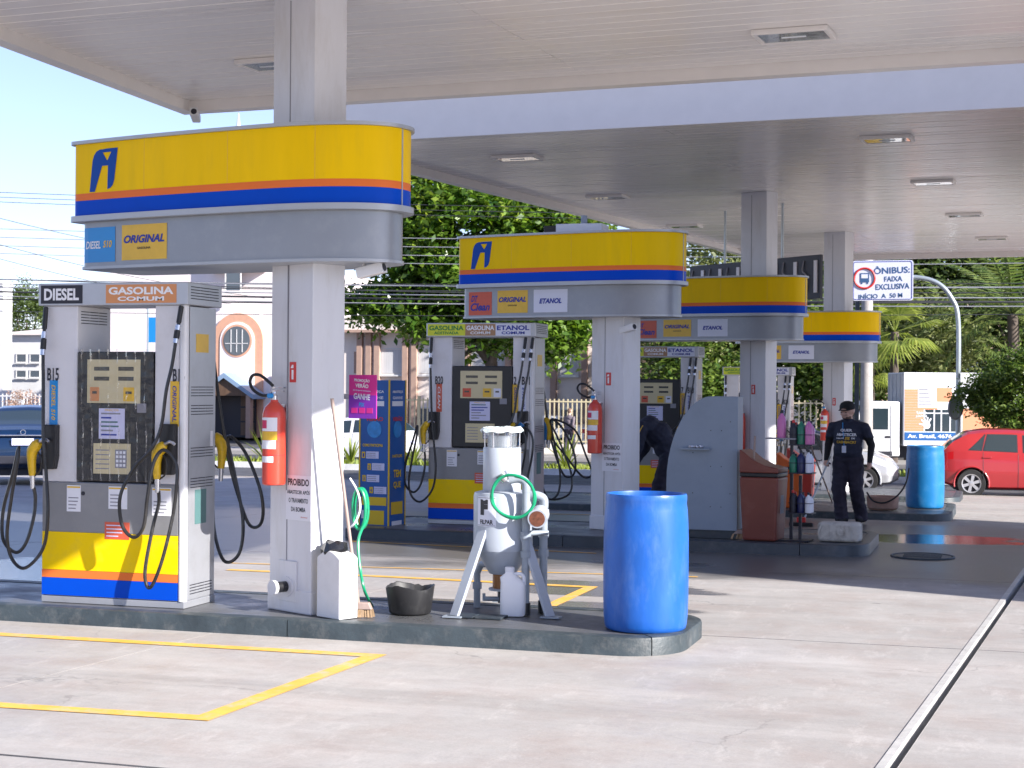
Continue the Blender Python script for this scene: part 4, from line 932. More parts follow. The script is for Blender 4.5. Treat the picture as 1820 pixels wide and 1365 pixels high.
# promo totem
tq = at_z(690, 953, 0)
o = empty('promo_totem', (tq.x-.17, tq.y+.226, 0), R_(-8), 'tall blue printed promotion totem between the first two islands', 'totem')
M['totem'] = mat('totem_blue', (.008, .09, .34), .38, var=.1, vscale=2); M['totemy'] = mat('totem_yellow', (.70, .46, .01), .4); M['globe'] = mat('globe_blue', (.02, .22, .55), .3, var=.3, vscale=9)
hwid = .20; HT = 1.86
MB().box(-hwid, hwid, -hwid, hwid, 0, HT).build('body', 'totem', o, bevel=.004)
for (x, y) in ((hwid, -hwid), (-hwid, -hwid), (hwid, hwid)): MB().box(x-.008, x+.008, y-.008, y+.008, 0, HT+.004).build('edge_trim', 'totemy', o)
MB().box(-hwid, hwid, -hwid-.004, -hwid, 0, .02).build('base_trim', 'totemy', o)
for side, rot in (('front', 0), ('right', R_(90))):
    T = Matrix.Rotation(rot, 4, 'Z')
    def pr(x0, x1, z0, z1, m, nm='print_block', T=T):
        b = MB(); b.T = T; return b.box(x0, x1, -hwid-.003, -hwid-.0005, z0, z1).build(nm, m, o)
    def tx(s_, w, h, x, z, m, T=T):
        v, f = text_mesh(s_, w, h, .03); me = bpy.data.meshes.new('lettering'); me.from_pydata([tuple(T @ Vector((a+x, -hwid-.0045, b+z))) for a, b in v], [], f); me.materials.append(M[m]); link('lettering', me, o)
    b = MB(); b.T = T @ Matrix.Translation((0, -hwid-.003, 1.27)) @ Matrix.Rotation(R_(90), 4, 'X'); b.lathe([(.10, 0), (.10, .002)], 28); b.build('print_globe', 'globe', o)
    tx('VERÃO', .24, .06, 0, 1.40, 'red'); tx('ABASTEÇA', .26, .035, 0, 1.72, 'inkwhite'); tx('GANHE', .24, .035, 0, 1.65, 'stkwhite'); pr(-.13, .13, 1.55, 1.61, 'paper')
    if side == 'front':
        tx('COMO PARTICIPAR', .28, .035, -.02, 1.08, 'totemy')
        for k, (x, z) in enumerate(((-.08, .96), (-.0, .82), (-.07, .68), (.03, .54))):
            pr(x-.09, x-.045, z-.035, z+.04, 'totemy'); pr(x-.03, x+.14, z-.04, z+.045, 'paperlil'); tx(str(k+1), .02, .045, x-.068, z, 'totem' if False else 'inkblue')
            for r in range(3): pr(x-.02, x+.10, z-.025+r*.022, z-.017+r*.022, 'inkgrey', 'print_line')
        pr(-.17, .17, .36, .46, 'totemy'); pr(-.12, .14, .13, .30, 'totemy'); pr(-.17, -.14, .2, .3, 'paper'); pr(-.10, 0, .05, .10, 'totemy'); pr(.03, .15, .05, .10, 'pink')
    else:
        tx('QUE', .18, .09, 0, .60, 'totemy'); tx('TEM', .18, .09, 0, .74, 'totemy'); tx('PARTICIPE', .24, .035, 0, .95, 'totemy'); pr(-.14, .14, .25, .40, 'totemy'); pr(-.12, .12, .1, .17, 'paper')
# ================================================================== SECOND AND THIRD ISLAND
# curved steel locker
lx0 = X_at(1186, 18.05); lx1 = X_at(1312, 18.05); lw_ = lx1-lx0
o = empty('curved_locker', (lx0, 18.05, TOP), 0, 'blue-grey steel locker with quarter-round side on the second island', 'locker')
HL = 1.58
def locker_poly(e=0):
    arc = [(lw_*.58*(1-math.sin(a))+e, HL-.0-(HL-.85)*(1-math.cos(a))*0+0) for a in ()]
    pts = [(lw_-e, .09+e), (lw_-e, HL-e), (lw_*.60, HL-e)]
    for t in np.linspace(.08, 1, 12):
        a = t*math.pi/2; pts.append((lw_*.60-(lw_*.60-e)*math.sin(a)**1.15, (HL-e)-(HL-.62)*(1-math.cos(a))))
    pts.append((e, .09+e)); return pts
MB().prism(list(reversed(locker_poly())), 0, .36, axis='y').build('cabinet', 'locker', o, bevel=.006)
MB().prism(list(reversed(locker_poly(.0))), -.012, -.001, axis='y').build('face_plate', 'locker', o, bevel=.003)
MB().box(-.0, lw_, .01, .35, 0, .088).build('plinth', 'kerbdark', o)
for (x, z) in ((.5, .35), (.62, .35), (.5, .8), (.62, .8), (.5, 1.2), (.62, 1.2), (.3, .5), (.3, .95), (.72, .5), (.72, 1.3)): MB().at((x*lw_/.8, -.013, z), 0, R_(90)).lathe([(.006, 0), (.006, .002)], 8).build('rivet', 'dark', o)
MB().box(.16, .50, -.09, -.0125, .985, 1.0).build('ledge', 'locker', o)
vs = []; n = 8
for j in range(n+1):
    for i in range(n+1): vs.append((.26+.16*i/n, -.08+.055*j/n, 1.006+random.uniform(0, .028)))
MB().add(vs, [(j*(n+1)+i, j*(n+1)+i+1, (j+1)*(n+1)+i+1, (j+1)*(n+1)+i) for j in range(n) for i in range(n)]).build('crumpled_paper', 'paper', o, smooth=20)

def bin_swing(p, rz, label, m, W=.44, D=.42, Hh=1.0, name='swing_bin'):
    o = empty(name, p, rz, label, 'bin', 'bins on the islands'); a, b = W/2, D/2
    def loop(s, z): return [(-a*s, -b*s, z), (a*s, -b*s, z), (a*s, b*s, z), (-a*s, b*s, z)]
    vs = loop(.86, 0)+loop(1, .70*Hh); fs = [(0, 3, 2, 1), (4, 5, 6, 7)]+[(i, (i+1) % 4, 4+(i+1) % 4, 4+i) for i in range(4)]
    MB().add(vs, fs).build('body', m, o, bevel=.025, seg=3)
    MB().box(-a*.985, a*.985, -b*.985, b*.985, .701*Hh, .745*Hh).build('collar', 'dark', o, bevel=.01)
    pr_ = [(-a, .746*Hh), (a, .746*Hh), (a, .80*Hh), (a*.3, .83*Hh), (-a*.3, .89*Hh), (-a*.75, .97*Hh), (-a, Hh)]
    MB().prism(pr_, -b, b, axis='y').build('lid', m, o, bevel=.012)
    MB().box(a*.90, a*.96, -.06, .06, .3*Hh, .5*Hh).build('sticker', 'inkgrey', o)
    return o
q = at_z(1352, 962, TOP); bin_swing((q.x, q.y+.2, TOP), R_(-8), 'brown plastic bin with sloping lid beside the grey locker', 'binbrown')
hd = at_z(1333, 958, TOP); tp = at_d(1342, 775, 17.95)
broom((hd.x, hd.y-.03, TOP), tp, 'wooden broom leaning on the brown bin', w=.36, rz=0)

# bottle rack
rp = at_z(1411, 963, TOP)
o = empty('product_rack', (rp.x, rp.y+.15, TOP), R_(-6), 'black metal rack of car-care bottles beside the brown bin', 'rack')
MB().box(-.17, .17, -.13, .13, 0, .015).build('base', 'ink', o)
for x in (-.05, .05): MB().box(x-.016, x+.016, -.016, .016, .015, 1.32 if x < 0 else .72).build('post', 'ink', o)
for z in (.30, .74, 1.05): MB().box(-.06, .20, -.11, .11, z, z+.014).build('shelf', 'ink', o)
for z in (.42, .86, 1.17): MB().tube([(-.06, -.11, z), (.2, -.11, z), (.2, .11, z), (-.06, .11, z)], .004, 6, closed=True).build('guard_rail', 'ink', o)
MB().box(-.32, .02, -.12, .1, 1.115, 1.13).build('side_tray', 'inkgrey', o)
def bottle(x, y, z, m, h, r, label):
    b = empty('bottle', (Matrix.Translation(rp+Vector((0, .15, 0))) @ Matrix.Rotation(R_(-6), 4, 'Z')) @ Vector((x, y, z)), 0, label, 'bottle', 'bottles on the rack')
    MB().lathe([(r*.95, 0), (r, .01), (r, h*.66), (r*.7, h*.78), (r*.33, h*.86), (r*.33, h*.9)], 16).build('body', m, b, smooth=45)
    MB().lathe([(r*.38, h*.9), (r*.38, h), (r*.3, h*1.02)], 12).build('cap', 'ink' if m != 'ink' else 'red', b, smooth=45)
M['bgreen'] = mat('bottle_green', (.01, .16, .09), .3); M['bpink'] = mat('bottle_pink', (.55, .16, .38), .3); M['bnavy'] = mat('bottle_navy', (.01, .015, .08), .3)
k = 0
for z, row in ((.314, [('ink', .24, .04), ('bnavy', .24, .04), ('paper', .22, .036)]), (.754, [('bgreen', .22, .045), ('bnavy', .24, .045), ('stkwhite', .25, .035)]), (1.064, [('ink', .26, .045), ('bgreen', .28, .042), ('bpink', .28, .042)])):
    for i, (m, h, r) in enumerate(row):
        for y, dn in ((-.055, 'front'), (.05, 'back')):
            shelf = {.314: 'bottom', .754: 'middle', 1.064: 'top'}[z]; cn = {'ink': 'black', 'bnavy': 'navy', 'paper': 'white', 'bgreen': 'green', 'stkwhite': 'pale', 'bpink': 'pink'}[m]
            bottle(-.02+i*.085, y, z, m, h*(1 if y < 0 else .9), r, f'{cn} bottle in {dn} row on the {shelf} shelf of the black rack')
bottle(-.16, -.02, 1.13, 'bpink', .30, .05, 'tall pink bottle on the side tray of the black rack')
# dirty jerrycan lying on the island
q = at_z(1491, 964, TOP)
o = empty('dirty_jerrycan', (q.x, q.y+.12, TOP), R_(-5), 'dirty white jerrycan lying on its side at the end of the second island', 'jerrycan')
M['dirtyplastic'] = mat('dirty_plastic', (.50, .47, .42), .6, var=.2, vscale=6, dirt=(.16, .12, .09), dirt_amt=.75, dscale=7)
MB().box(-.23, .23, -.12, .12, 0, .215).build('body', 'dirtyplastic', o, bevel=.04, seg=4)
MB().at((.03, -.119, .11), 0, R_(90)).lathe([(.055, 0), (.055, .012), (.035, .014), (.035, .04), (.02, .042)], 20).build('cap', 'dirtyplastic', o, smooth=40)
MB().tube(smooth_path([(-.20, -.118, .04), (-.21, -.14, .11), (-.18, -.118, .19)], 5), .012, 8).build('handle', 'dirtyplastic', o, smooth=True)
for x in (-.10, .14): MB().box(x-.008, x+.008, -.128, -.122, .03, .19).build('rib', 'dirtyplastic', o, bevel=.004)

# third island
z3 = gz(24.4)+.125
b2 = at_z(1642, 911, z3-.07); barrel((b2.x, b2.y+.28, gz(25)+.125-.0), 'smaller looking bright blue barrel behind the man, by the red car', 'barrel2', h=.93, r=.285)
q = at_z(1567, 906, z3)
o = empty('round_tub', (q.x, q.y+.2, gz(25)+.125), 0, 'low round stained tub with black hose beside the far barrel', 'tub')
MB().lathe([(.19, 0), (.225, .03), (.235, .19), (.225, .20), (.20, .185), (.18, .06), (.02, .05)], 32, cap=False).build('shell', mat('tub_stained', (.34, .20, .15), .6, var=.35, vscale=5, dirt=(.08, .12, .08), dirt_amt=.9, dscale=4), o, smooth=45)
hose('cable', [(.38, -.1, .62), (.34, -.2, .40), (.22, -.26, .22), (.05, -.26, .12), (-.12, -.24, .14), (-.22, -.10, .25)], .013, 'black', o)
def at3(px, Y): return (X_at(px, Y), Y, gz(25)+.12)
bin_swing(at3(1425, 25.5), 0, 'red plastic bin farther back behind the bottle rack', 'binred', .40, .40, .86)
bin_swing(at3(1405, 24.6), 0, 'bright orange plastic bin just behind the bottle rack', 'binorange', .36, .36, .82)
hd = at_z(1484, 897, gz(23)); broom((hd.x, hd.y, gz(hd.y)), at_d(1433, 772, 22.5), 'pinkish broom pole slanting behind the man with the cap', handle='wood', w=.25)
excol(col4, -.13, 1.0, 'fire extinguisher on the column directly behind the man')

# LED panel hung from the far canopy, seen from behind
A = at_y(1458, 452, 26.9); B = at_y(1226, 480, 29.2)
o = empty('display_panel', (A.x, A.y, A.z), math.atan2(A.y-B.y, A.x-B.x), 'black display board seen from behind, hung under the far canopy', 'display board')
Lp = math.hypot(A.x-B.x, A.y-B.y)
MB().box(-Lp, 0, 0, .06, -.72, 0).build('frame', 'ink', o, bevel=.005)
for i in range(14):
    x = -Lp+.14+i*(Lp-.24)/13
    if i % 2: MB().box(x-.04, x+.04, -.02, -.001, -.62, -.09).build('power_unit', 'paper', o, bevel=.004)
    else:
        MB().tube(smooth_path([(x-.04, -.01, -.08), (x-.05, -.03, -.25), (x+.05, -.03, -.35), (x+.03, -.01, -.6)], 4), .012, 6).build('wiring', 'inkgrey', o)
for x in (-Lp*.72, -Lp*.28): MB().tube([(x, .03, 0), (x, .03, 4.91-A.z)], .022, 10).build('hanger', 'galv', o, smooth=True)

# ================================================================== PEOPLE
from mathutils.bvhtree import BVHTree
def capsule(b, p, q, r1, r2, n=12):
    p = Vector(p); q = Vector(q); d = (q-p).normalized(); pts = []; rad = []
    for a in (90, 60, 30): pts.append(p-d*r1*math.sin(R_(a))*.98); rad.append(max(.002, r1*math.cos(R_(a))))
    for t in (0, .33, .66, 1): pts.append(p.lerp(q, t)); rad.append(r1+(r2-r1)*t)
    for a in (30, 60, 90): pts.append(q+d*r2*math.sin(R_(a))*.98); rad.append(max(.002, r2*math.cos(R_(a))))
    b.tube(pts, 1, n, radii=rad)
def ellipsoid(b, c, rx, ry, rz, rot=(0, 0, 0)):
    T0 = b.T.copy(); b.T = T0 @ Matrix.Translation(c) @ Matrix.Rotation(rot[2], 4, 'Z') @ Matrix.Rotation(rot[1], 4, 'Y') @ Matrix.Rotation(rot[0], 4, 'X') @ Matrix.Diagonal((rx, ry, rz, 1))
    b.lathe([(max(.01, math.cos(R_(a))), math.sin(R_(a))) for a in range(-90, 91, 15)], 16); b.T = T0
def hand(b, wrist, dirv, curl_to, s=1.0, thumb_side=1):
    """palm with four unequal curled fingers and a side thumb."""
    w_ = Vector(wrist); d = Vector(dirv).normalized(); c = (Vector(curl_to) - d*Vector(curl_to).dot(d)).normalized(); sd = d.cross(c)
    ellipsoid_pts = w_ + d*.045*s
    capsule(b, w_, w_+d*.03*s, .026*s, .034*s); 
    for k, ln in ((-1.5, .85), (-.5, 1.0), (.5, .97), (1.5, .78)):
        r0 = w_ + d*.06*s + sd*k*.018*s; capsule(b, w_+d*.03*s+sd*k*.014*s, r0, .015*s, .0125*s)
        m1 = r0 + (d*.7+c*.7).normalized()*.036*s*ln; m2 = m1 + (d*-.1+c).normalized()*.028*s*ln
        capsule(b, r0, m1, .0115*s, .0105*s); capsule(b, m1, m2, .0105*s, .009*s)
    t0 = w_ + d*.022*s + sd*thumb_side*.03*s; t1 = t0 + (d*.5+sd*thumb_side*.6+c*.6).normalized()*.035*s; t2 = t1+(d*.7+c*.7).normalized()*.028*s
    capsule(b, t0, t1, .0135*s, .0115*s); capsule(b, t1, t2, .011*s, .009*s)
def realize(b, name, mats, assign, parent, voxel=.010, fold=(0, 1)):
    me = bpy.data.meshes.new('tmp'); me.from_pydata(b.v, [], b.f)
    bm = bmesh.new(); bm.from_mesh(me); bmesh.ops.recalc_face_normals(bm, faces=bm.faces); bm.to_mesh(me); bm.free()
    t = bpy.data.objects.new('tmp', me); COL.objects.link(t)
    r = t.modifiers.new('r', 'REMESH'); r.mode = 'VOXEL'; r.voxel_size = voxel; s = t.modifiers.new('s', 'SMOOTH'); s.iterations = 5; s.factor = .5
    m2 = bpy.data.meshes.new_from_object(t.evaluated_get(bpy.context.evaluated_depsgraph_get())); bpy.data.objects.remove(t)
    m2.name = name
    m2.materials.clear()
    for x in mats: m2.materials.append(M[x])
    from mathutils import noise as mno
    data_ = [(v_.co.copy(), v_.normal.copy()) for v_ in m2.vertices]
    for v_, (c_, n_) in zip(m2.vertices, data_):                       # cloth folds
        if assign(c_, n_) in fold: v_.co = c_ + n_*(.011*mno.noise(Vector((c_.x*9, c_.y*9, c_.z*15)))+.006*mno.noise(Vector((c_.x*22, c_.y*22, c_.z*30))))
    for p in m2.polygons: p.use_smooth = True; p.material_index = assign(p.center, p.normal)
    return link(name, m2, parent), m2

def head(b, c, yaw=0, nod=0, s=1.0):
    T0 = b.T.copy(); b.T = T0 @ Matrix.Translation(c) @ Matrix.Rotation(yaw, 4, 'Z') @ Matrix.Rotation(nod, 4, 'X')
    e = lambda *a: ellipsoid(b, *a)
    e((0, .01, .02), .076*s, .095*s, .098*s); e((0, -.022, -.055), .058*s, .066*s, .07*s); e((0, -.050, -.085), .034, .03, .026)   # skull, jaw, chin
    e((0, -.097, -.018), .013, .020, .026, (R_(-20), 0, 0)); e((0, -.083, .028), .05, .02, .012)            # nose, brow
    e((0, -.085, -.052), .024, .014, .008); e((0, -.083, -.066), .02, .013, .007)                             # lips
    for k in (-1, 1): e((k*.078, .012, -.005), .010, .02, .032); e((k*.035, -.074, -.02), .022, .02, .02)
    b.T = T0; return Matrix.Translation(c) @ Matrix.Rotation(yaw, 4, 'Z') @ Matrix.Rotation(nod, 4, 'X')
# --- the man with the squeegee
mp_ = at_z(1507, 930, gz(22.2)-.0)
man = empty('person', (mp_.x, mp_.y, gz(mp_.y)), R_(-12), 'person in black cap and printed navy t-shirt holding a squeegee pole', 'person')
b = MB()
ellipsoid(b, (0, .0, .93), .172, .125, .15); ellipsoid(b, (0, -.02, 1.03), .178, .14, .17); ellipsoid(b, (0, -.018, 1.14), .18, .14, .18); ellipsoid(b, (0, -.012, 1.25), .183, .128, .16); ellipsoid(b, (0, .0, 1.33), .19, .105, .10)
capsule(b, (0, .0, 1.36), (0, -.028, 1.47), .068, .055)
for k in (-1, 1): capsule(b, (k*.06, 0, 1.385), (k*.175, 0, 1.345), .06, .066)
legs = [((-.085, 0, .90), (-.09, -.10, .50), (-.06, -.06, .11)), ((.085, 0, .90), (.105, -.03, .49), (.115, .16, .13))]
for hp, kn, an in legs:
    capsule(b, hp, kn, .108, .088); capsule(b, kn, an, .088, .082); an = Vector(an); capsule(b, an, an+Vector((0, 0, -.03)), .084, .088)
    ellipsoid(b, an+Vector((0, -.055, -.062)), .048, .125, .05); ellipsoid(b, an+Vector((0, -.03, -.09)), .046, .13, .02)
RS, RE, RW = (-.195, 0, 1.345), (-.255, .01, 1.08), (-.235, -.13, .875)
LS, LE, LW = (.195, 0, 1.345), (.275, .03, 1.09), (.27, -.03, .85)
for S_, E_, W_ in ((RS, RE, RW), (LS, LE, LW)):
    capsule(b, S_, E_, .062, .048); capsule(b, E_, W_, .046, .032)
    sl = Vector(S_).lerp(Vector(E_), .55); capsule(b, S_, sl, .066, .066)
hand(b, RW, (.05, -.35, -.9), (.6, -.5, .1), 1.0, -1); hand(b, LW, (0, -.1, -1), (-.5, -.5, 0), 1.0, -1)
HT_ = head(b, (0, -.055, 1.555), yaw=R_(-16), nod=R_(13), s=1.07)
HI = HT_.inverted()
def asg(c, nrm):
    if c.z > 1.42 and abs(c.x) < .13:
        l = HI @ c
        if c.z < 1.455: return 0
        if l.y < -.02 and l.z < -.058 and not (l.z > -.075 and abs(l.x) < .02): return 3
        return 2
    if abs(c.x) > .16 and c.z < 1.36:
        d = (Vector(RS) if c.x < 0 else Vector(LS))
        W_ = Vector(RW) if c.x < 0 else Vector(LW)
        if c.z < W_.z+.005: return 2 if abs(c.x) > .20 and c.z > .72 else 1
        if c.z < 1.20: return 4 if abs(c.x) > .185 else (0 if c.z > .93 else 1)
        return 0
    if c.z > .93: return 0
    if c.z > .085: return 1
    return 4
man.scale = (1.14, 1.10, 1.0)
body, bme = realize(b, 'body', ['navy', 'navy2', 'skin', 'beard', 'blackcloth'], asg, man, .009)
bm = bmesh.new(); bm.from_mesh(bme); tree = BVHTree.FromBMesh(bm); bm.free()
def on_body(x, z, y0=-.6, off=.004, tree=tree):
    h = tree.ray_cast(Vector((x, y0, z)), Vector((0, 1, 0))); return (x, (h[0].y if h[0] else -.13)-off, z)
for s_, w_, h_, z, m, sh in (('QUER', .145, .042, 1.295, 'inkwhite', 0), ('ABASTECER', .245, .040, 1.238, 'inkwhite', 0), ('COM ATÉ', .10, .022, 1.188, 'inkwhite', 0), ('5%', .065, .04, 1.186, 'stkyellow', .2), ('DE', .04, .022, 1.188, 'inkwhite', 0), ('CASHBACK?', .235, .036, 1.135, 'stkyellow', 0)):
    x0 = {'COM ATÉ': -.065, '5%': .03, 'DE': .095}.get(s_, .01)
    text(s_, w_, h_, m, man, (x0, 0, z), bold=.035, shear=sh, bend=on_body, name='shirt_print')
ly = [on_body(x, z, off=.006) for x, z in ((-.05, 1.40), (-.035, 1.33), (-.02, 1.22), (-.005, 1.08))]
MB().tube(ly, .005, 6).build('lanyard', 'stkblue', man); yb0 = on_body(-.005, 1.04, off=.012)
MB().box(-.03, .022, yb0[1]-.004, yb0[1], .99, 1.085).build('badge', 'stkwhite', man)
cp = MB(); cp.T = HT_ @ Matrix.Translation((0, .012, .052))
cp.lathe([(.094, -.02), (.096, .0), (.09, .035), (.07, .07), (.035, .088), (.004, .092)], 24)
brim = []
for i in range(13): a = R_(200+140*i/12); brim.append((.088*math.cos(a), .088*math.sin(a), -.005))
out = [(.085*math.cos(R_(205+130*i/12)), -.035+.115*math.sin(R_(205+130*i/12)), -.010-.012*abs(i-6)/6) for i in range(13)]
cp.add(brim+out, [(i, i+1, 14+i, 13+i) for i in range(12)])
cp.build('cap', 'blackcloth', man, smooth=45)
ey = MB(); ey.T = HT_
for k in (-1, 1): ellipsoid(ey, (k*.033, -.086, .004), .011, .006, .006)
ey.build('eyes', 'ink', man, smooth=True)
MB().tube([(-.13, -.117, .935), (.13, -.117, .935)], .004, 6)
# squeegee in the right hand
bpy.context.view_layer.update()
gw = man.matrix_world @ Vector((RW[0]+.018, RW[1]-.055, RW[2]-.07))
hw_ = at_z(1424, 933, gz(21.3))
dirp = (gw-hw_); tp = hw_+dirp*1.16
o = empty('squeegee', (hw_.x, hw_.y, gz(hw_.y)), 0, 'floor scrubber on a pole held by the man in the cap', 'squeegee'); t = tp-Vector(o.location)
MB().tube([t*.08, t], .012, 10).build('pole', 'galv', o, smooth=True)
MB().box(-.16, .16, -.05, .05, .0, .05).build('brush_block', 'dark', o, bevel=.01); MB().box(-.06, .06, -.04, .04, .051, .12).build('joint', 'red', o, bevel=.01)

# --- the bending worker
wx = X_at(1190, 20.9); wk = empty('person', (wx, 20.9, gz(20.9)), R_(0), 'person in navy jacket with yellow piping bending over behind the second column', 'person'); wk.scale = (1.05, 1.12, 1.0)
b = MB()
ellipsoid(b, (.02, 0, .93), .145, .18, .17); ellipsoid(b, (-.03, -.01, 1.06), .16, .18, .18, (0, R_(-30), 0)); ellipsoid(b, (-.13, -.02, 1.21), .18, .19, .17, (0, R_(-45), 0)); ellipsoid(b, (-.25, -.03, 1.31), .16, .205, .14, (0, R_(-60), 0))
capsule(b, (-.40, -.04, 1.30), (-.48, -.05, 1.31), .07, .06)
for k in (-1, 1):
    capsule(b, (.02, k*.10, .92), (-.05+k*.05, k*.13, .52), .115, .092); capsule(b, (-.05+k*.05, k*.13, .52), (.03+k*.06, k*.13, .10), .09, .075)
    ellipsoid(b, (-.01, k*.10, .05), .13, .05, .05)
    sh = (-.30, k*.18-.03, 1.31); el = (-.33, k*.21-.08, 1.04); wr = (-.46, k*.14-.10, .80)
    capsule(b, sh, el, .085, .07); capsule(b, el, wr, .066, .045); hand(b, wr, (-.4, 0, -.9), (-.8, .1, .2), 1.0, k)
H2 = head(b, (-.545, -.05, 1.33), yaw=R_(-90), nod=R_(35)); H2I = H2.inverted()
def asg2(c, n_):
    if c.x < -.455 and c.z > 1.2: return 2
    if c.x < -.40 and c.z < .80: return 2
    if c.z > .90 or c.x < -.25: return 0
    return 1 if c.z > .09 else 3
body2, bm2 = realize(b, 'body', ['navy', 'navy2', 'skin', 'blackcloth'], asg2, wk, .010)
bm = bmesh.new(); bm.from_mesh(bm2); tree2 = BVHTree.FromBMesh(bm); bm.free()
pp = [on_body(x, z, y0=-.8, off=.003, tree=tree2) for x, z in ((-.27, 1.34), (-.30, 1.27), (-.325, 1.18), (-.345, 1.08), (-.37, 1.0), (-.41, .92))]
MB().tube(smooth_path(pp, 4), .007, 6).build('yellow_piping', 'stkyellow', wk)
cp = MB(); cp.T = H2 @ Matrix.Translation((0, .008, .038)); cp.lathe([(.092, -.02), (.094, .0), (.09, .035), (.07, .07), (.035, .088), (.004, .092)], 20); cp.box(-.06, .06, -.17, -.07, -.018, -.010); cp.build('cap', 'blackcloth', wk, smooth=45)

# --- pedestrian across the street
px_ = X_at(1012, 54.5); pd = empty('person', (px_, 54.5, gz(54.5)+.1), R_(160), 'person walking far off on the opposite pavement in grey top', 'person')
b = MB()
ellipsoid(b, (0, 0, .95), .16, .12, .13); ellipsoid(b, (0, 0, 1.15), .17, .12, .2); ellipsoid(b, (0, 0, 1.32), .19, .10, .1); capsule(b, (0, 0, 1.36), (0, -.02, 1.48), .06, .05)
for k, sw in ((-1, .18), (1, -.14)):
    capsule(b, (k*.085, 0, .92), (k*.09, -sw*.6-.03, .5), .095, .065); capsule(b, (k*.09, -sw*.6-.03, .5), (k*.09, -sw+.05, .1), .062, .045); ellipsoid(b, (k*.09, -sw, .05), .045, .12, .05)
    capsule(b, (k*.19, 0, 1.34), (k*.24, sw*.5, 1.08), .055, .042); capsule(b, (k*.24, sw*.5, 1.08), (k*.22, sw*.6-.1, .86), .04, .03); hand(b, (k*.22, sw*.6-.1, .86), (0, -.1, -1), (0, -1, 0), 1, k)
head(b, (0, -.03, 1.56))
M['greytop'] = mat('grey_top', (.16, .13, .15), .8)
realize(b, 'body', ['greytop', 'navy2', 'skin', 'beard'], lambda c, n_: (3 if (c.y > .0 or c.z > 1.62) and c.z > 1.5 else 2) if c.z > 1.44 else 0 if c.z > .95 and abs(c.x) < .3 else (2 if abs(c.x) > .17 else 1), pd, .014)
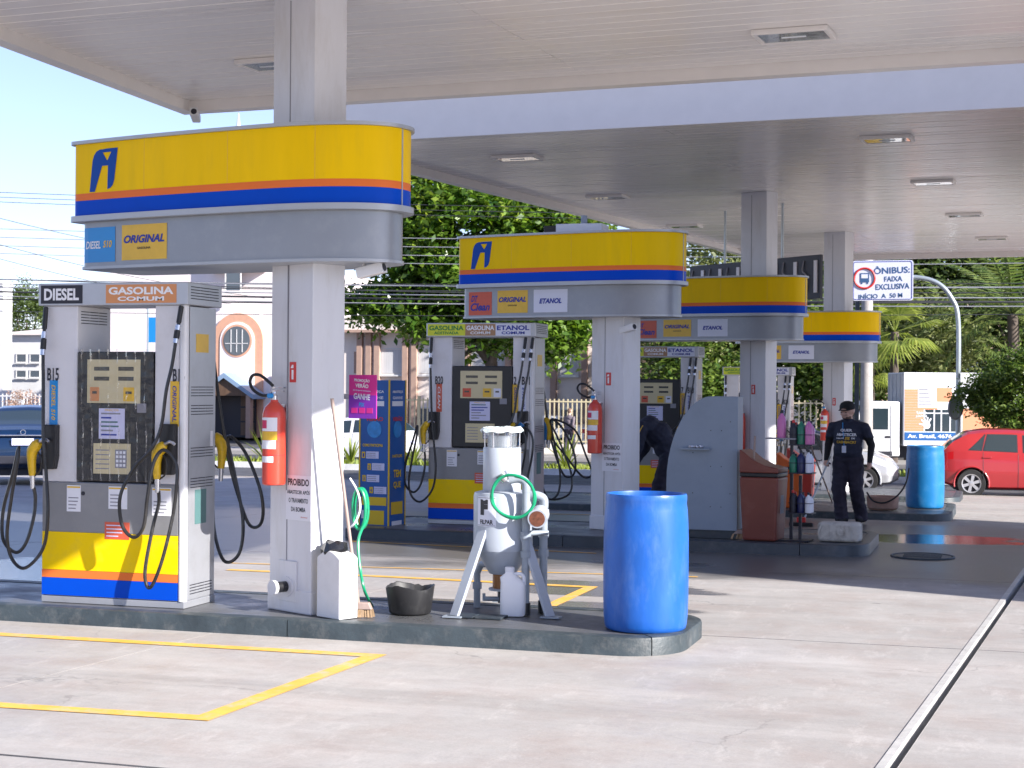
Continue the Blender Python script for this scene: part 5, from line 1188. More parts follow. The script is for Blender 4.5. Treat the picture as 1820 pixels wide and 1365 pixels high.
# ================================================================== VEHICLES
def car(name, loc, rz, label, paint, spec, cat='car', group='cars on the street', rim='alloy'):
    o = empty(name, loc, rz, label, cat, group)
    S = spec; N = 110; L = S['L']; xs = np.linspace(0, L, N)
    f = lambda k: np.interp(xs, S['x'], S[k])
    def sm(a):
        for _ in range(2): a = np.concatenate(([a[0]], (a[:-2]+2*a[1:-1]+a[2:])/4, [a[-1]]))
        return a
    top, belt, w_, sill = sm(f('top')), sm(f('belt')), sm(f('w')), sm(f('sill'))
    half = []
    for i in range(N):
        W, B, T, Z = w_[i], belt[i], top[i], sill[i]; h = max(.015, T-B); wt = W*.945-.34*h*min(1, h/.25)
        half.append([(0, Z), (W*.80, Z), (W*.955, Z+.05), (W, Z+(B-Z)*.45), (W*.985, Z+(B-Z)*.78), (W*.945, B), (wt, B+h*.86), (wt-.13, B+h*.975), (0, T+.012)])
    seg = 8; k = 5; rows = seg*k
    def ringpt(i, r):
        a = r//k; t = (r % k)/k
        if a >= seg: return half[i][seg]
        p, q = half[i][a], half[i][a+1]
        return (p[0]+(q[0]-p[0])*t, p[1]+(q[1]-p[1])*t)
    V = {}; parts = {}
    wheels = S['wheels']; wr = S['wr']; ar = wr+.055
    def put(part, quad):
        d = parts.setdefault(part, ([], [], {}))
        idx = []
        for key, co in quad:
            if key not in d[2]: d[2][key] = len(d[0]); d[0].append(co)
            idx.append(d[2][key])
        d[1].append(idx)
    for i in range(N-1):
        xm = (xs[i]+xs[i+1])/2; hh = top[i]-belt[i]
        for r in range(rows):
            a = r//k
            for sgn in (1, -1):
                q = []
                for (ii, rr) in ((i, r), (i+1, r), (i+1, r+1), (i, r+1)):
                    y, z = ringpt(ii, rr); x = xs[ii]
                    q.append((x, y, z))
                cx, cz = sum(p[0] for p in q)/4, sum(p[2] for p in q)/4
                if a in (0, 1, 2, 3, 4) and any((cx-wx)**2+(cz-wr)**2 < ar*ar for wx in wheels): continue
                part = 'body'; push = 0
                if a in (6, 7) and S['front_glass'][0] < xm < S['front_glass'][1]: part = 'windscreen'
                elif a in (6, 7) and S['rear_glass'][0] < xm < S['rear_glass'][1]: part = 'rear_window'
                elif a == 4 and xm < S['tail'] : part = 'tail_lamp'+str(sgn)
                elif a == 4 and S['head'] < xm < S['head']+.42: part = 'head_lamp'+str(sgn)
                elif a == 3 and xm < S['tail']*.6: part = 'tail_lamp'+str(sgn)
                quad = []
                for (ii, rr), p in zip(((i, r), (i+1, r), (i+1, r+1), (i, r+1)), q):
                    key = (ii, rr, sgn) if abs(p[1]) > 1e-6 else (ii, rr, 0)
                    quad.append((key, (p[0], p[1]*sgn, p[2])))
                if sgn < 0: quad.reverse()
                put(part, quad)
    # end caps
    for i in (0, N-1):
        loop = [((i, r, 1), (xs[i], *ringpt(i, r))) for r in range(rows)] + [((i, rows, 0), (xs[i], *ringpt(i, rows)))] + [((i, r, -1), (xs[i], -ringpt(i, r)[0], ringpt(i, r)[1])) for r in range(rows-1, 0, -1)]
        if i == 0: loop.reverse()
        put('body', loop)
    names = {'body': ('body', paint)}
    for pn, (vs, fs, _) in parts.items():
        base = pn.rstrip('0123456789_-'); base = base.rstrip('_-'); mm = {'body': paint, 'side_window': 'carglass', 'windscreen': 'carglass', 'rear_window': 'carglass', 'tail_lamp': 'lampred', 'head_lamp': 'lampclear'}[base]
        ob = MB().add(vs, fs).build(base, mm, o, smooth=38)
    def side(x, t, sg, off):
        i = min(N-2, max(0, int(x/L*(N-1)))); u = x/L*(N-1)-i; P5 = Vector(half[i][5]).lerp(Vector(half[i+1][5]), u); P6 = Vector(half[i][6]).lerp(Vector(half[i+1][6]), u); q = P5.lerp(P6, t); n2 = Vector((P6.y-P5.y, -(P6.x-P5.x))).normalized()
        return (x, sg*(q.x+n2.x*off), q.y+n2.y*off)
    for (b0, t0, b1, t1) in S['glass']:
        for sg in (1, -1):
            for nm, mm, g, off in (('window_frame', 'ink', .0, .003), ('side_window', 'carglass', .025, .006)):
                vs = []; nx, nt = 12, 5
                for j in range(nt+1):
                    t = (.06+g)+(.86-2*g)*j/nt
                    for q in range(nx+1):
                        xl = b0+(t0-b0)*j/nt+g; xr = b1+(t1-b1)*j/nt-g; vs.append(side(xl+max(.01, xr-xl)*q/nx, t, sg, off))
                MB().add(vs, [(j*(nx+1)+q, j*(nx+1)+q+1, (j+1)*(nx+1)+q+1, (j+1)*(nx+1)+q) for j in range(nt) for q in range(nx)]).build(nm, mm, o, smooth=40)
    wmax = max(w_)
    if S.get('trunk'):
        MB().box(.0, .06, -.55, .55, .925, .955).build('trunk_trim', 'chrome', o, bevel=.008); MB().box(-.03, .08, -.62, .62, .40, .56).build('bumper_lower', 'ink', o, bevel=.02)
        MB().at((.015, 0, 1.0), 0, 0, R_(90)).tube([(.045*math.cos(a), .045*math.sin(a), 0) for a in np.linspace(0, 2*math.pi, 17)[:-1]], .008, 6, closed=True).build('emblem', 'chrome', o, smooth=True)
        for sg in (1, -1): MB().prism([(sg*.50, .80), (sg*.74, .82), (sg*.76, .93), (sg*.52, .91)] if sg > 0 else [(-.52, .91), (-.76, .93), (-.74, .82), (-.50, .80)], .0, .10, axis='x').build('tail_lamp', 'lampred', o, bevel=.01)
    MB().box(.35, L-.35, -wmax*.8, wmax*.8, .17, .30).build('underbody', 'ink', o)
    for wx in wheels:
        for sg in (1, -1):
            yy = sg*(np.interp(wx, xs, w_)-.015)
            arch = [(wx+ar*math.cos(a), yy+sg*.0, wr+ar*math.sin(a)) for a in np.linspace(R_(-12), R_(192), 24)]
            MB().tube(arch, .022, 6).build('arch_trim', paint, o, smooth=True)
            bw = MB(); bw.T = Matrix.Translation((wx, yy-sg*.26, wr)) @ Matrix.Rotation(R_(90), 4, 'X'); bw.lathe([(ar+.01, -.27), (ar+.01, .27)], 24); 
            MB().box(wx-ar, wx+ar, min(yy-sg*.3, yy-sg*.28), max(yy-sg*.3, yy-sg*.28), .2, wr+ar).build('wheel_well', 'ink', o)
            wh = bpy.data.objects.new('wheel', None); COL.objects.link(wh); wh.parent = o; wh.location = (wx, yy-sg*.095, wr); wh.rotation_euler = (R_(90) if sg < 0 else R_(-90), 0, 0); wh.empty_display_size = .1
            MB().lathe([(wr*.64, -.09), (wr*.93, -.10), (wr, -.07), (wr, .07), (wr*.93, .10), (wr*.66, .095), (wr*.64, .085)], 36, cap=False).build('tyre', 'tyre', wh, smooth=40)
            b = MB(); b.lathe([(wr*.64, .085), (wr*.66, .10), (wr*.60, .095), (wr*.56, .03)], 32, cap=False)
            for q in range(S.get('spokes', 5)):
                a = 2*math.pi*q/S.get('spokes', 5)+.3; b.T = Matrix.Rotation(a, 4, 'Z'); b.prism([(wr*.05, -.026), (wr*.60, -.034), (wr*.60, .034), (wr*.05, .026)], .055, .085)
            b.T = Matrix.Identity(4); b.lathe([(wr*.16, .05), (wr*.16, .09), (wr*.1, .094)], 16); b.build('rim', rim, wh, smooth=35)
            MB().lathe([(wr*.62, .02), (wr*.62, .028)], 24).build('brake_disc', 'ink', wh)
    for xh in S['handles']:
        for sg in (1, -1):
            i = int(xh/L*(N-1)); y = ringpt(i, 4*k+2)[0]; z = ringpt(i, 4*k+2)[1]; MB().box(xh-.09, xh+.09, sg*y-.012, sg*y+.018 if sg > 0 else sg*y+.012, z-.014, z+.014).at() ; 
            MB().box(xh-.09, xh+.09, min(sg*y, sg*(y+.025)), max(sg*y, sg*(y+.025)), z-.014, z+.014).build('door_handle', paint, o, bevel=.006)
    for xd in S['doors']:
        i = int(xd/L*(N-1))
        for sg in (1, -1):
            MB().tube([(xs[i], sg*(ringpt(i, r)[0]+.0005), ringpt(i, r)[1]) for r in range(2*k-1, 5*k+1)], .005, 5).build('door_gap', 'ink', o)
    px0 = .012; zr = S.get('plate_z', .62)
    pl = MB().box(S.get('plate_x', -.02)-.012, S.get('plate_x', -.02), -.2, .2, zr-.065, zr+.065).build('number_plate', 'paperlil', o)
    MB().box(L-.35, L+.012, -.30, .30, .36, .46).build('grille', 'ink', o, bevel=.01)
    for sg in (1, -1):
        ms = MB().box(S['mirror']-.07, S['mirror']+.07, min(sg*(wmax-.02), sg*(wmax+.15)), max(sg*(wmax-.02), sg*(wmax+.15)), 0, .13).build('mirror', paint, o, bevel=.03, seg=3); ms.location = (0, 0, np.interp(S['mirror'], xs, belt)+.01)
    return o
HATCH = dict(L=3.95, x=[0, .05, .16, .32, .62, 1.0, 1.5, 2.0, 2.35, 2.95, 3.4, 3.75, 3.95], top=[.66, .92, 1.06, 1.24, 1.42, 1.475, 1.48, 1.45, 1.34, .985, .92, .78, .56],
             belt=[.60, .86, .96, .995, 1.0, .985, .965, .945, .935, .925, .86, .70, .50], w=[.62, .72, .78, .82, .85, .86, .86, .86, .86, .85, .82, .74, .58], sill=[.40, .34, .28, .25, .2, .19, .19, .19, .19, .2, .2, .22, .32],
             wheels=[.70, 3.22], wr=.31, glass=[(.62, .98, .92, 1.0), (.93, 1.03, 1.66, 1.66), (1.76, 1.76, 2.80, 2.22)], front_glass=(2.12, 2.88), rear_glass=(.13, .50), tail=.34, head=3.42, handles=[1.02, 1.98], doors=[1.68, .95, 2.75], mirror=2.62, spokes=6, plate_z=.70)
SEDAN = dict(L=4.5, x=[0, .06, .18, .55, .95, 1.5, 1.9, 2.4, 2.75, 3.4, 3.9, 4.3, 4.5], top=[.70, .96, 1.04, 1.08, 1.20, 1.44, 1.48, 1.46, 1.36, 1.0, .93, .80, .56],
             belt=[.62, .90, .98, 1.0, 1.0, .98, .97, .95, .94, .93, .87, .72, .50], w=[.66, .76, .80, .84, .87, .88, .88, .88, .88, .87, .84, .76, .6], sill=[.42, .36, .30, .27, .22, .2, .2, .2, .2, .2, .2, .24, .34],
             wheels=[.95, 3.65], wr=.32, trunk=True, glass=[(1.02, 1.44, 1.34, 1.46), (1.36, 1.49, 2.12, 2.12), (2.22, 2.22, 3.25, 2.6)], front_glass=(2.55, 3.3), rear_glass=(.72, 1.38), tail=.36, head=3.95, handles=[1.5, 2.45], doors=[2.15, 1.4, 3.15], mirror=3.0, spokes=5, plate_z=.82)
M['carred'] = mat('car_red', (.38, .022, .028), .28, coat=.8, var=.02); M['carsilver'] = mat('car_silver', (.55, .56, .60), .25, .5, coat=.6); M['carblue'] = mat('car_navy', (.004, .018, .055), .22, .0, coat=.5); M['carwhite'] = mat('car_white', (.74, .74, .76), .25, coat=.6)
def place(px, Y, dx, rz):   # local x=dx of the car lands on column px at depth Y
    X = X_at(px, Y); return (X-dx*math.cos(rz), Y-dx*math.sin(rz), gz(Y)-.03)
car('parked_car', place(1722, 37.3, .70, R_(6)), R_(6), 'red hatchback on the street at far right behind the blue barrel', 'carred', HATCH)
car('parked_car', place(1540, 37.6, 3.22, R_(2)), R_(2), 'silver car with alloy wheels passing behind the man in the cap', 'carsilver', HATCH)
sp = at_z(40, 877, gz(28)-.1); car('parked_car', (sp.x, sp.y, gz(sp.y)), R_(119), 'dark blue sedan seen from the rear at the left edge', 'carblue', SEDAN)
car('parked_car', place(734, 47.4, 0, R_(180)), R_(180), 'white hatchback driving left behind the blue totem', 'carwhite', HATCH)
car('parked_car', (X_at(1060, 60.5), 60.5, gz(60.5)), R_(176), 'white car parked behind the far beige fence rails', 'carwhite', SEDAN)

# box truck
ty = 48.6; tr = R_(196); tx0 = X_at(1592, ty)
tk = empty('box_truck', (tx0, ty, gz(ty)-.03), tr, 'white box truck with shopfront print on its side, across the street', 'truck')
# local: x forward (towards the cab), y left; visible side is y+ (its left side faces the viewer after the turn)
Lb = 5.2; Wb = 2.1; zb0, zb1 = .86, 2.95
M['truckblue'] = mat('print_blue', (.02, .11, .33), .4); M['boxgrey'] = mat('box_front_grey', (.50, .50, .50), .5, .2, var=.1, vscale=1.5, stretch=(1, 1, 3)); M['boxorange'] = mat('print_orange', (.72, .30, .16), .45)
MB().box(-Lb, 0, -Wb/2, Wb/2, zb0, zb1).build('cargo_box', 'white', tk, bevel=.015)
MB().box(.0005, .012, -Wb/2+.03, Wb/2-.03, zb0+.03, zb1-.03).build('front_panel', 'boxgrey', tk)
for k in range(4): MB().box(.013, .03, -Wb/2+.2+k*.5, -Wb/2+.24+k*.5, zb0+.03, zb1-.03).build('front_rib', 'boxgrey', tk)
yv = Wb/2
def pb(x0, x1, z0, z1, m, th=.004, nm='print_block'): return MB().box(-x1, -x0, yv+.0005, yv+th, z0, z1).build(nm, m, tk)
for k in range(16): pb(.03, .95, 1.28+k*.075, 1.28+k*.075+.068, 'boxorange', .006, 'print_slat')
pb(.40, 4.9, 1.95, 2.62, 'paper', .010); pb(0.03, Lb-.03, 1.02, 1.25, 'truckblue', .008)
pb(.57, 1.65, 1.28, 1.90, 'carglass', .0075); 
for x in (.57, .85, 1.05, 1.30, 1.62): pb(x, x+.035, 1.28, 1.90, 'paper', .011)
pb(.57, 1.65, 1.78, 1.81, 'paper', .0115); pb(1.67, Lb-.05, 1.28, 1.93, 'boxorange', .006)
for k in range(5): pb(.42, .68+.03*k, 2.45-k*.11, 2.49-k*.11, 'inkgrey', .012)
pb(.93, 1.36, 2.12, 2.52, 'boxorange', .012)
def ttext(s, w, h, x, z, m):
    v, f = text_mesh(s, w, h, .03); me = bpy.data.meshes.new('lettering'); me.from_pydata([(-x-a, yv+.0135, z+b) for a, b in v], [], f); me.materials.append(M[m]); link('lettering', me, tk)
ttext('SÓ', .44, .36, 1.75, 2.30, 'inkgrey'); ttext('Av. Brasil, 4676', 1.25, .13, .74, 1.135, 'inkwhite'); ttext('TAMO', .30, .08, .50, 1.80, 'inkwhite'); ttext('JUNTOS', .32, .07, .50, 1.70, 'inkwhite')
hb = MB(); hb.T = Matrix.Translation((-.66, yv+.014, 1.45)) @ Matrix.Rotation(R_(90), 4, 'X')
hb.lathe([(.10, 0), (.10, .002)], 18)
for a in (60, 85, 110, 135, 170): hb.T = Matrix.Translation((-.66, yv+.014, 1.45)) @ Matrix.Rotation(R_(a-180), 4, 'Y') @ Matrix.Translation((0, 0, 0)); hb.box(.08, .23, -.001, .001, -.022, .022)
hb.build('hand_print', 'inkwhite', tk)
cab = [(0.08, .55), (1.75, .55), (1.78, .95), (1.62, 1.30), (1.05, 2.05), (.90, 2.12), (.08, 2.12)]
MB().prism(list(cab), -.98, .98, axis='y').build('cab', 'white', tk, bevel=.05, seg=3)
for sg in (1, -1):
    y0, y1 = sorted((sg*.981, sg*.99)); MB().prism([(.42, 1.32), (1.42, 1.32), (1.0, 1.92), (.42, 1.92)], y0, y1, axis='y').build('cab_window', 'carglass', tk)
    MB().box(.30, 1.55, y0, y1, .58, .70).build('side_strip', 'ink', tk); MB().box(.36, .50, y0, y1+.01, 1.08, 1.14).build('door_handle', 'ink', tk)
    MB().tube([(.34, sg*.992, .62), (.34, sg*.992, 2.0)], .006, 5).build('door_gap', 'inkgrey', tk)
    MB().box(1.35, 1.45, min(sg*1.0, sg*1.18), max(sg*1.0, sg*1.18), 1.35, 1.7).build('mirror', 'ink', tk, bevel=.02)
MB().add([(1.60, -.9, 1.36), (1.60, .9, 1.36), (1.10, .85, 2.0), (1.10, -.85, 2.0)], [(0, 1, 2, 3)]).build('windscreen', 'carglass', tk)
MB().box(-Lb+.1, 1.4, -.45, .45, .5, .85).build('chassis', 'ink', tk); MB().box(-3.2, -1.2, .75, .95, .5, .8).build('fuel_tank', 'ink', tk)
for wx in (1.05, -3.6):
    for sg in (1, -1):
        wh = bpy.data.objects.new('wheel', None); COL.objects.link(wh); wh.parent = tk; wh.location = (wx, sg*.86, .38); wh.rotation_euler = (R_(-90)*sg, 0, 0)
        MB().lathe([(.22, -.1), (.36, -.11), (.38, -.08), (.38, .08), (.36, .11), (.23, .10)], 28, cap=False).build('tyre', 'tyre', wh, smooth=40)
        MB().lathe([(.23, .02), (.22, .06), (.10, .04), (.09, .09), (.02, .095)], 24).build('rim', 'alloy', wh, smooth=40)
# ================================================================== ACROSS THE STREET
def leaves(pts, size, nrm_bias=None, aspect=.5, fold=.15, r=None, spread=1.0):
    """one folded diamond per point -> verts, quads(2 tris) arrays."""
    r = r or rng; n = len(pts); sz = size*r.uniform(.65, 1.3, (n, 1))
    d = r.normal(size=(n, 3)); d[:, 2] = d[:, 2]*.55-.15; d /= np.linalg.norm(d, axis=1, keepdims=True)
    up = r.normal(size=(n, 3))*.75*spread + np.array([0, 0, 1.0])
    if nrm_bias is not None: up += nrm_bias
    s = np.cross(d, up); s /= np.linalg.norm(s, axis=1, keepdims=True)+1e-9; u = np.cross(s, d)
    a = pts; t = pts+d*sz; m = pts+d*sz*.5
    l = m+s*sz*aspect*.5+u*sz*fold; q = m-s*sz*aspect*.5+u*sz*fold
    v = np.stack([a, l, t, q], 1).reshape(-1, 3); f = np.arange(4*n).reshape(-1, 4)
    return v, f
def leaf_obj(name, v, f, m, parent):
    me = bpy.data.meshes.new(name); me.vertices.add(len(v)); me.vertices.foreach_set('co', v.ravel().astype(np.float32))
    n = len(f); k = f.shape[1]; me.loops.add(n*k); me.loops.foreach_set('vertex_index', f.ravel().astype(np.int32)); me.polygons.add(n)
    me.polygons.foreach_set('loop_start', np.arange(0, n*k, k, dtype=np.int32)); me.polygons.foreach_set('loop_total', np.full(n, k, dtype=np.int32))
    me.materials.append(MATS[m]); me.update(calc_edges=True); me.validate(); return link(name, me, parent)
def crown_pts(center, radii, nclump, per, clump_r, seed, shell=.55, flat=1.0):
    r = np.random.default_rng(seed); d = r.normal(size=(nclump, 3)); d /= np.linalg.norm(d, axis=1, keepdims=True)
    rad = (shell+(1-shell)*r.random((nclump, 1)))*(1+.14*np.sin(d[:, :1]*5+seed)+.12*np.cos(d[:, 2:3]*6+d[:, 1:2]*4))
    c = np.array(center)+d*rad*np.array(radii)
    off = r.normal(size=(nclump, per, 3))*clump_r*r.uniform(.6, 1.3, (nclump, 1, 1))*np.array([1, 1, .7*flat])
    return (c[:, None, :]+off).reshape(-1, 3), c, r
def tree(name, base, h_trunk, center, radii, label, m, nclump=150, per=60, clump_r=.35, size=.16, seed=1, trunk_r=.18, extra=None, cat='tree', group='trees across the street', shell=.55, limbs=6):
    o = empty(name, base, 0, label, cat, group); b0 = Vector(base); c0 = Vector(center)-b0
    pts, cl, r = crown_pts(c0, radii, nclump, per, clump_r, seed, shell)
    pts = pts[pts[:, 2] > .05]
    v, f = leaves(pts, size, r=r); leaf_obj('crown', v, f, m, o)
    if extra:
        k = r.choice(len(cl), max(1, int(len(cl)*.35)), replace=False); kk = cl[k]; kk = kk[(kk[:, 2] > c0.z-.1*radii[2])]
        p2 = (kk[:, None, :]+r.normal(size=(len(kk), per//4, 3))*clump_r*.55+np.array([0, -.1, clump_r*.5])).reshape(-1, 3); v, f = leaves(p2, size*1.05, r=r); leaf_obj('new_leaves', v, f, extra, o)
    b = MB(); fork = Vector((0, 0, h_trunk)); b.tube([(0, 0, -.1), (0.03, 0, h_trunk*.5), tuple(fork)], trunk_r, 10, radii=[trunk_r*1.3, trunk_r, trunk_r*.85])
    b.build('trunk', 'bark', o, smooth=60)
    for i in range(limbs):
        t = Vector(cl[int(i*len(cl)/limbs) % len(cl)]); t = fork.lerp(t, .85); mid = fork.lerp(t, .5)+Vector((0, 0, .25*radii[2]*.5))
        MB().tube(smooth_path([fork-Vector((0, 0, .2)), mid, t], 4), 1, 7, radii=list(np.linspace(trunk_r*.62, trunk_r*.12, 9))).build('limb', 'bark', o, smooth=60)
    return o
def P(px, py, Y): return at_y(px, py, Y)
# big glossy street tree in front of the cream building
TY = 55.5; tb = P(872, 800, TY)
fo = tree('street_tree', (tb.x, TY, gz(TY)), 3.4, tuple(P(850, 455, TY)), (4.5, 2.6, 3.1), 'large glossy dark green street tree behind the second sign', 'ficus_leaf', nclump=420, per=75, clump_r=.42, size=.30, seed=3, trunk_r=.26, extra='ficus_new_leaf', limbs=9)
pts, cl, r = crown_pts(tuple(P(960, 590, TY-.5)-Vector(fo.location)), (1.9, 1.3, .85), 60, 70, .35, 12); v, f = leaves(pts, .28, r=r); leaf_obj('low_branch_leaves', v, f, 'ficus_leaf', fo)
pts, cl, r = crown_pts(tuple(P(690, 545, TY-.5)-Vector(fo.location)), (1.9, 1.3, .8), 60, 70, .33, 13); v, f = leaves(pts, .28, r=r); leaf_obj('low_branch_leaves', v, f, 'ficus_leaf', fo)
# right-hand tree belt
belt_trees = [
 (1270, 62, 560, 4.6, 4.2, 'olive_leaf', 'olive green tree behind the third sign, left end of the belt'),
 (1400, 66, 540, 4.6, 4.6, 'tree_leaf', 'dark tree behind the third and fourth columns'),
 (1560, 68, 520, 4.8, 4.6, 'tree_leaf', 'dark tree directly behind the white bus lane sign'),
 (1690, 70, 510, 4.6, 4.8, 'olive_leaf', 'pale olive tree right of the bus sign pole'),
 (1800, 67, 530, 4.4, 4.6, 'tree_leaf', 'dark tree at the right edge beyond the palms'),
 (1480, 61, 640, 2.6, 2.2, 'bush_leaf', 'low green tree beyond the fence left of the truck'),
 (1620, 62, 620, 2.6, 2.0, 'olive_leaf', 'low olive tree just above the truck box'),
 (1240, 60, 660, 1.8, 2.0, 'bush_leaf', 'low shrub tree behind the third pump'),
 (1950, 70, 520, 4.5, 4.6, 'olive_leaf', 'olive tree past the right edge of the belt'),
]
for i, (px, Y, py, rx, rz, m, lab) in enumerate(belt_trees):
    c = P(px, py, Y); g = gz(Y); tree('street_tree', (c.x, Y, g), max(1.2, c.z-rz-g+.8), (c.x, Y, c.z), (rx, 2.2, rz), lab, m, nclump=int(52*rx), per=52, clump_r=.5, size=.26, seed=40+i, trunk_r=.2, shell=.4)
# near bush by the red car
bc = P(1822, 702, 41); tree('street_tree', (bc.x, 41, gz(41)-.03), 1.0, (bc.x, 41, bc.z), (1.5, 1.2, .93), 'dense round bush tree behind the red car at right edge', 'bush_leaf', nclump=420, per=70, clump_r=.13, size=.10, seed=77, trunk_r=.10, extra=None, shell=.6)
# left far tree
c = P(45, 560, 95); tree('street_tree', (c.x, 95, gz(95)), 3.5, (c.x, 95, c.z), (1.9, 1.6, 2.0), 'small distant tree left of the diesel pump above the white house', 'tree_leaf', nclump=110, per=45, clump_r=.35, size=.22, seed=91)
# palms
def frond(b, root, az, el, L, droop, nl=26, wl=.5, fan=False):
    d0 = Vector((math.cos(az)*math.cos(el), math.sin(az)*math.cos(el), math.sin(el))); pts = []; p = Vector(root); d = d0.copy()
    for i in range(nl+1): pts.append(p.copy()); p = p+d*(L/nl); d = (d+Vector((0, 0, -droop/nl))).normalized()
    b.tube(pts, 1, 4, radii=list(np.linspace(.03, .006, nl+1)))
    for i in range(3, nl):
        t = (pts[i+1]-pts[i]).normalized(); s = t.cross(Vector((0, 0, 1))).normalized(); ll = wl*(math.sin(math.pi*(i/nl)**.8)*.8+.25)
        for k in (-1, 1):
            e = pts[i]+(s*k*.8+t*.55+Vector((0, 0, -.25))).normalized()*ll; wd = t*.055
            b.add([pts[i]-wd, pts[i]+wd, e], [(0, 1, 2)])
def palm(px, Y, py_top, label, L=3.0, nf=18, seed=0, m='palm_leaf'):
    r = random.Random(seed); c = P(px, py_top, Y); g = gz(Y); o = empty('palm_tree', (c.x, Y, g), 0, label, 'palm tree', 'palms across the street'); h = c.z-g
    MB().tube([(0, 0, 0), (.1, 0, h*.5), (0, 0, h)], .2, 10, radii=[.28, .2, .2]).build('trunk', 'bark', o, smooth=60)
    for k in range(nf): b = MB(); frond(b, (0, 0, h), 2*math.pi*k/nf+r.uniform(-.2, .2), r.uniform(-.35, 1.25), L*r.uniform(.8, 1.1), r.uniform(.9, 1.6), wl=.55); b.build('frond', MATS[m], o)
palm(1800, 58, 560, 'tall feather palm at the right edge above the bush', 4.2, 32, 1)
palm(1700, 63, 600, 'feather palm between bus sign pole and bush', 3.2, 18, 2)
def fan_palm(px, Y, py, label, R=1.0, seed=0):
    r = random.Random(seed); c = P(px, py, Y); g = gz(Y); o = empty('fan_palm', (c.x, Y, g), 0, label, 'palm tree', 'palms across the street'); h = c.z-g
    MB().tube([(0, 0, 0), (0, 0, h)], .14, 8).build('trunk', 'bark', o, smooth=60)
    for k in range(20):
        az = r.uniform(0, 6.28); el = r.uniform(-.9, 1.3); d = Vector((math.cos(az)*math.cos(el), math.sin(az)*math.cos(el), math.sin(el))); root = Vector((0, 0, h)); hub = root+d*.7*R
        b = MB(); b.tube([root, hub], .015, 4); s = d.cross(Vector((0, 0, 1))).normalized(); u = s.cross(d)
        for j in range(18):
            a = R_(-80+160*j/17); e = hub+(d*math.cos(a)+s*math.sin(a)).normalized()*R*.75*r.uniform(.85, 1.1)+Vector((0, 0, -.18*R)); q = (d*math.cos(a+.09)+s*math.sin(a+.09))*R*.4
            b.add([hub, hub+(d*math.cos(a-.07)+s*math.sin(a-.07))*R*.42, e, hub+(d*math.cos(a+.07)+s*math.sin(a+.07))*R*.42], [(0, 1, 2, 3)])
        b.build('fan_leaf', MATS['fan_palm_leaf'], o)
fan_palm(1590, 55, 590, 'bright yellow-green fan palm right of the last sign', 1.25, 5)
fan_palm(1548, 57, 640, 'lower fan palm behind the concrete pole', .95, 6)

# grass on the median and tufts
gp = np.stack([rng.uniform(-45, 30, 9000), rng.uniform(42.75, 44.55, 9000), np.zeros(9000)], 1); gp[:, 2] = [gz(y)+.10 for y in gp[:, 1]]
n = len(gp); hgt = rng.uniform(.06, .20, n); lean = rng.normal(size=(n, 2))*.06; wv = rng.normal(size=(n, 2))*.035
v = np.zeros((n, 3, 3)); v[:, 0] = gp; v[:, 1] = gp; v[:, 0, :2] -= wv; v[:, 1, :2] += wv; v[:, 2] = gp; v[:, 2, :2] += lean; v[:, 2, 2] += hgt
go = leaf_obj('grass', v.reshape(-1, 3), np.arange(3*n).reshape(-1, 3), 'grass_leaf', None); setp(go, 'bright green grass growing along the street median', 'grass', kind='stuff')
def tuft(px, Y, h, label, seed):
    r = random.Random(seed); X = X_at(px, Y); o = empty('agave_plant', (X, Y, gz(Y)+.1), 0, label, 'plant', 'spiky plants on the median')
    for k in range(22):
        az = r.uniform(0, 6.28); el = r.uniform(.6, 1.45); L = h*r.uniform(.6, 1.1); d = Vector((math.cos(az)*math.cos(el), math.sin(az)*math.cos(el), math.sin(el))); s = d.cross(Vector((0, 0, 1))).normalized()*.035
        m_ = d*L*.5; e = d*L+Vector((0, 0, -.12*L)); MB().add([-s, s, m_+s*.9, e, m_-s*.9], [(0, 1, 2, 4), (4, 2, 3)]).build('blade', MATS['grass_leaf'], o)
for i, (px, h, lab) in enumerate(((475, 1.5, 'spiky plant between pump hoses and the front column'), (735, .9, 'spiky plant right of the blue totem'), (625, .9, 'spiky plant just right of the front column'), (1008, 1.3, 'spiky plant behind the hoses of the second pump'), (20, 1.0, 'spiky plant left of the diesel pump'))): tuft(px, 43.6, h, lab, i)

# ---------------- cream building behind the fence
M['stucco'] = mat('stucco_cream', (.80, .71, .65), .8, var=.06, vscale=.8, dirt=(.5, .42, .36), dirt_amt=.3, dscale=1.0, bump=.1)
M['pilaster'] = mat('pilaster_brown', (.42, .28, .22), .8, var=.08); M['curtain'] = mat('curtain', (.55, .55, .56), .7, var=.15, vscale=4, stretch=(8, 1, .2))
M['pane'] = mat('window_glass', (.10, .12, .14), .08, spec=.7); M['wframe'] = mat('window_frame', (.65, .64, .63), .5)
M['church'] = mat('church_wall', (.86, .77, .75), .8, var=.05, vscale=.6); M['arch'] = mat('arch_peach', (.66, .36, .24), .8, var=.06); M['bluetile'] = mat('gable_blue', (.24, .34, .48), .5); M['fence'] = mat('fence_beige', (.60, .52, .34), .5, var=.05); M['doorwood'] = mat('door_wood', (.13, .075, .045), .6, var=.25, vscale=6, stretch=(3, 1, .3)); M['wallwhite'] = mat('house_white', (.72, .71, .70), .8, var=.05, vscale=.6, dirt=(.5, .48, .45), dirt_amt=.3, dscale=.8)
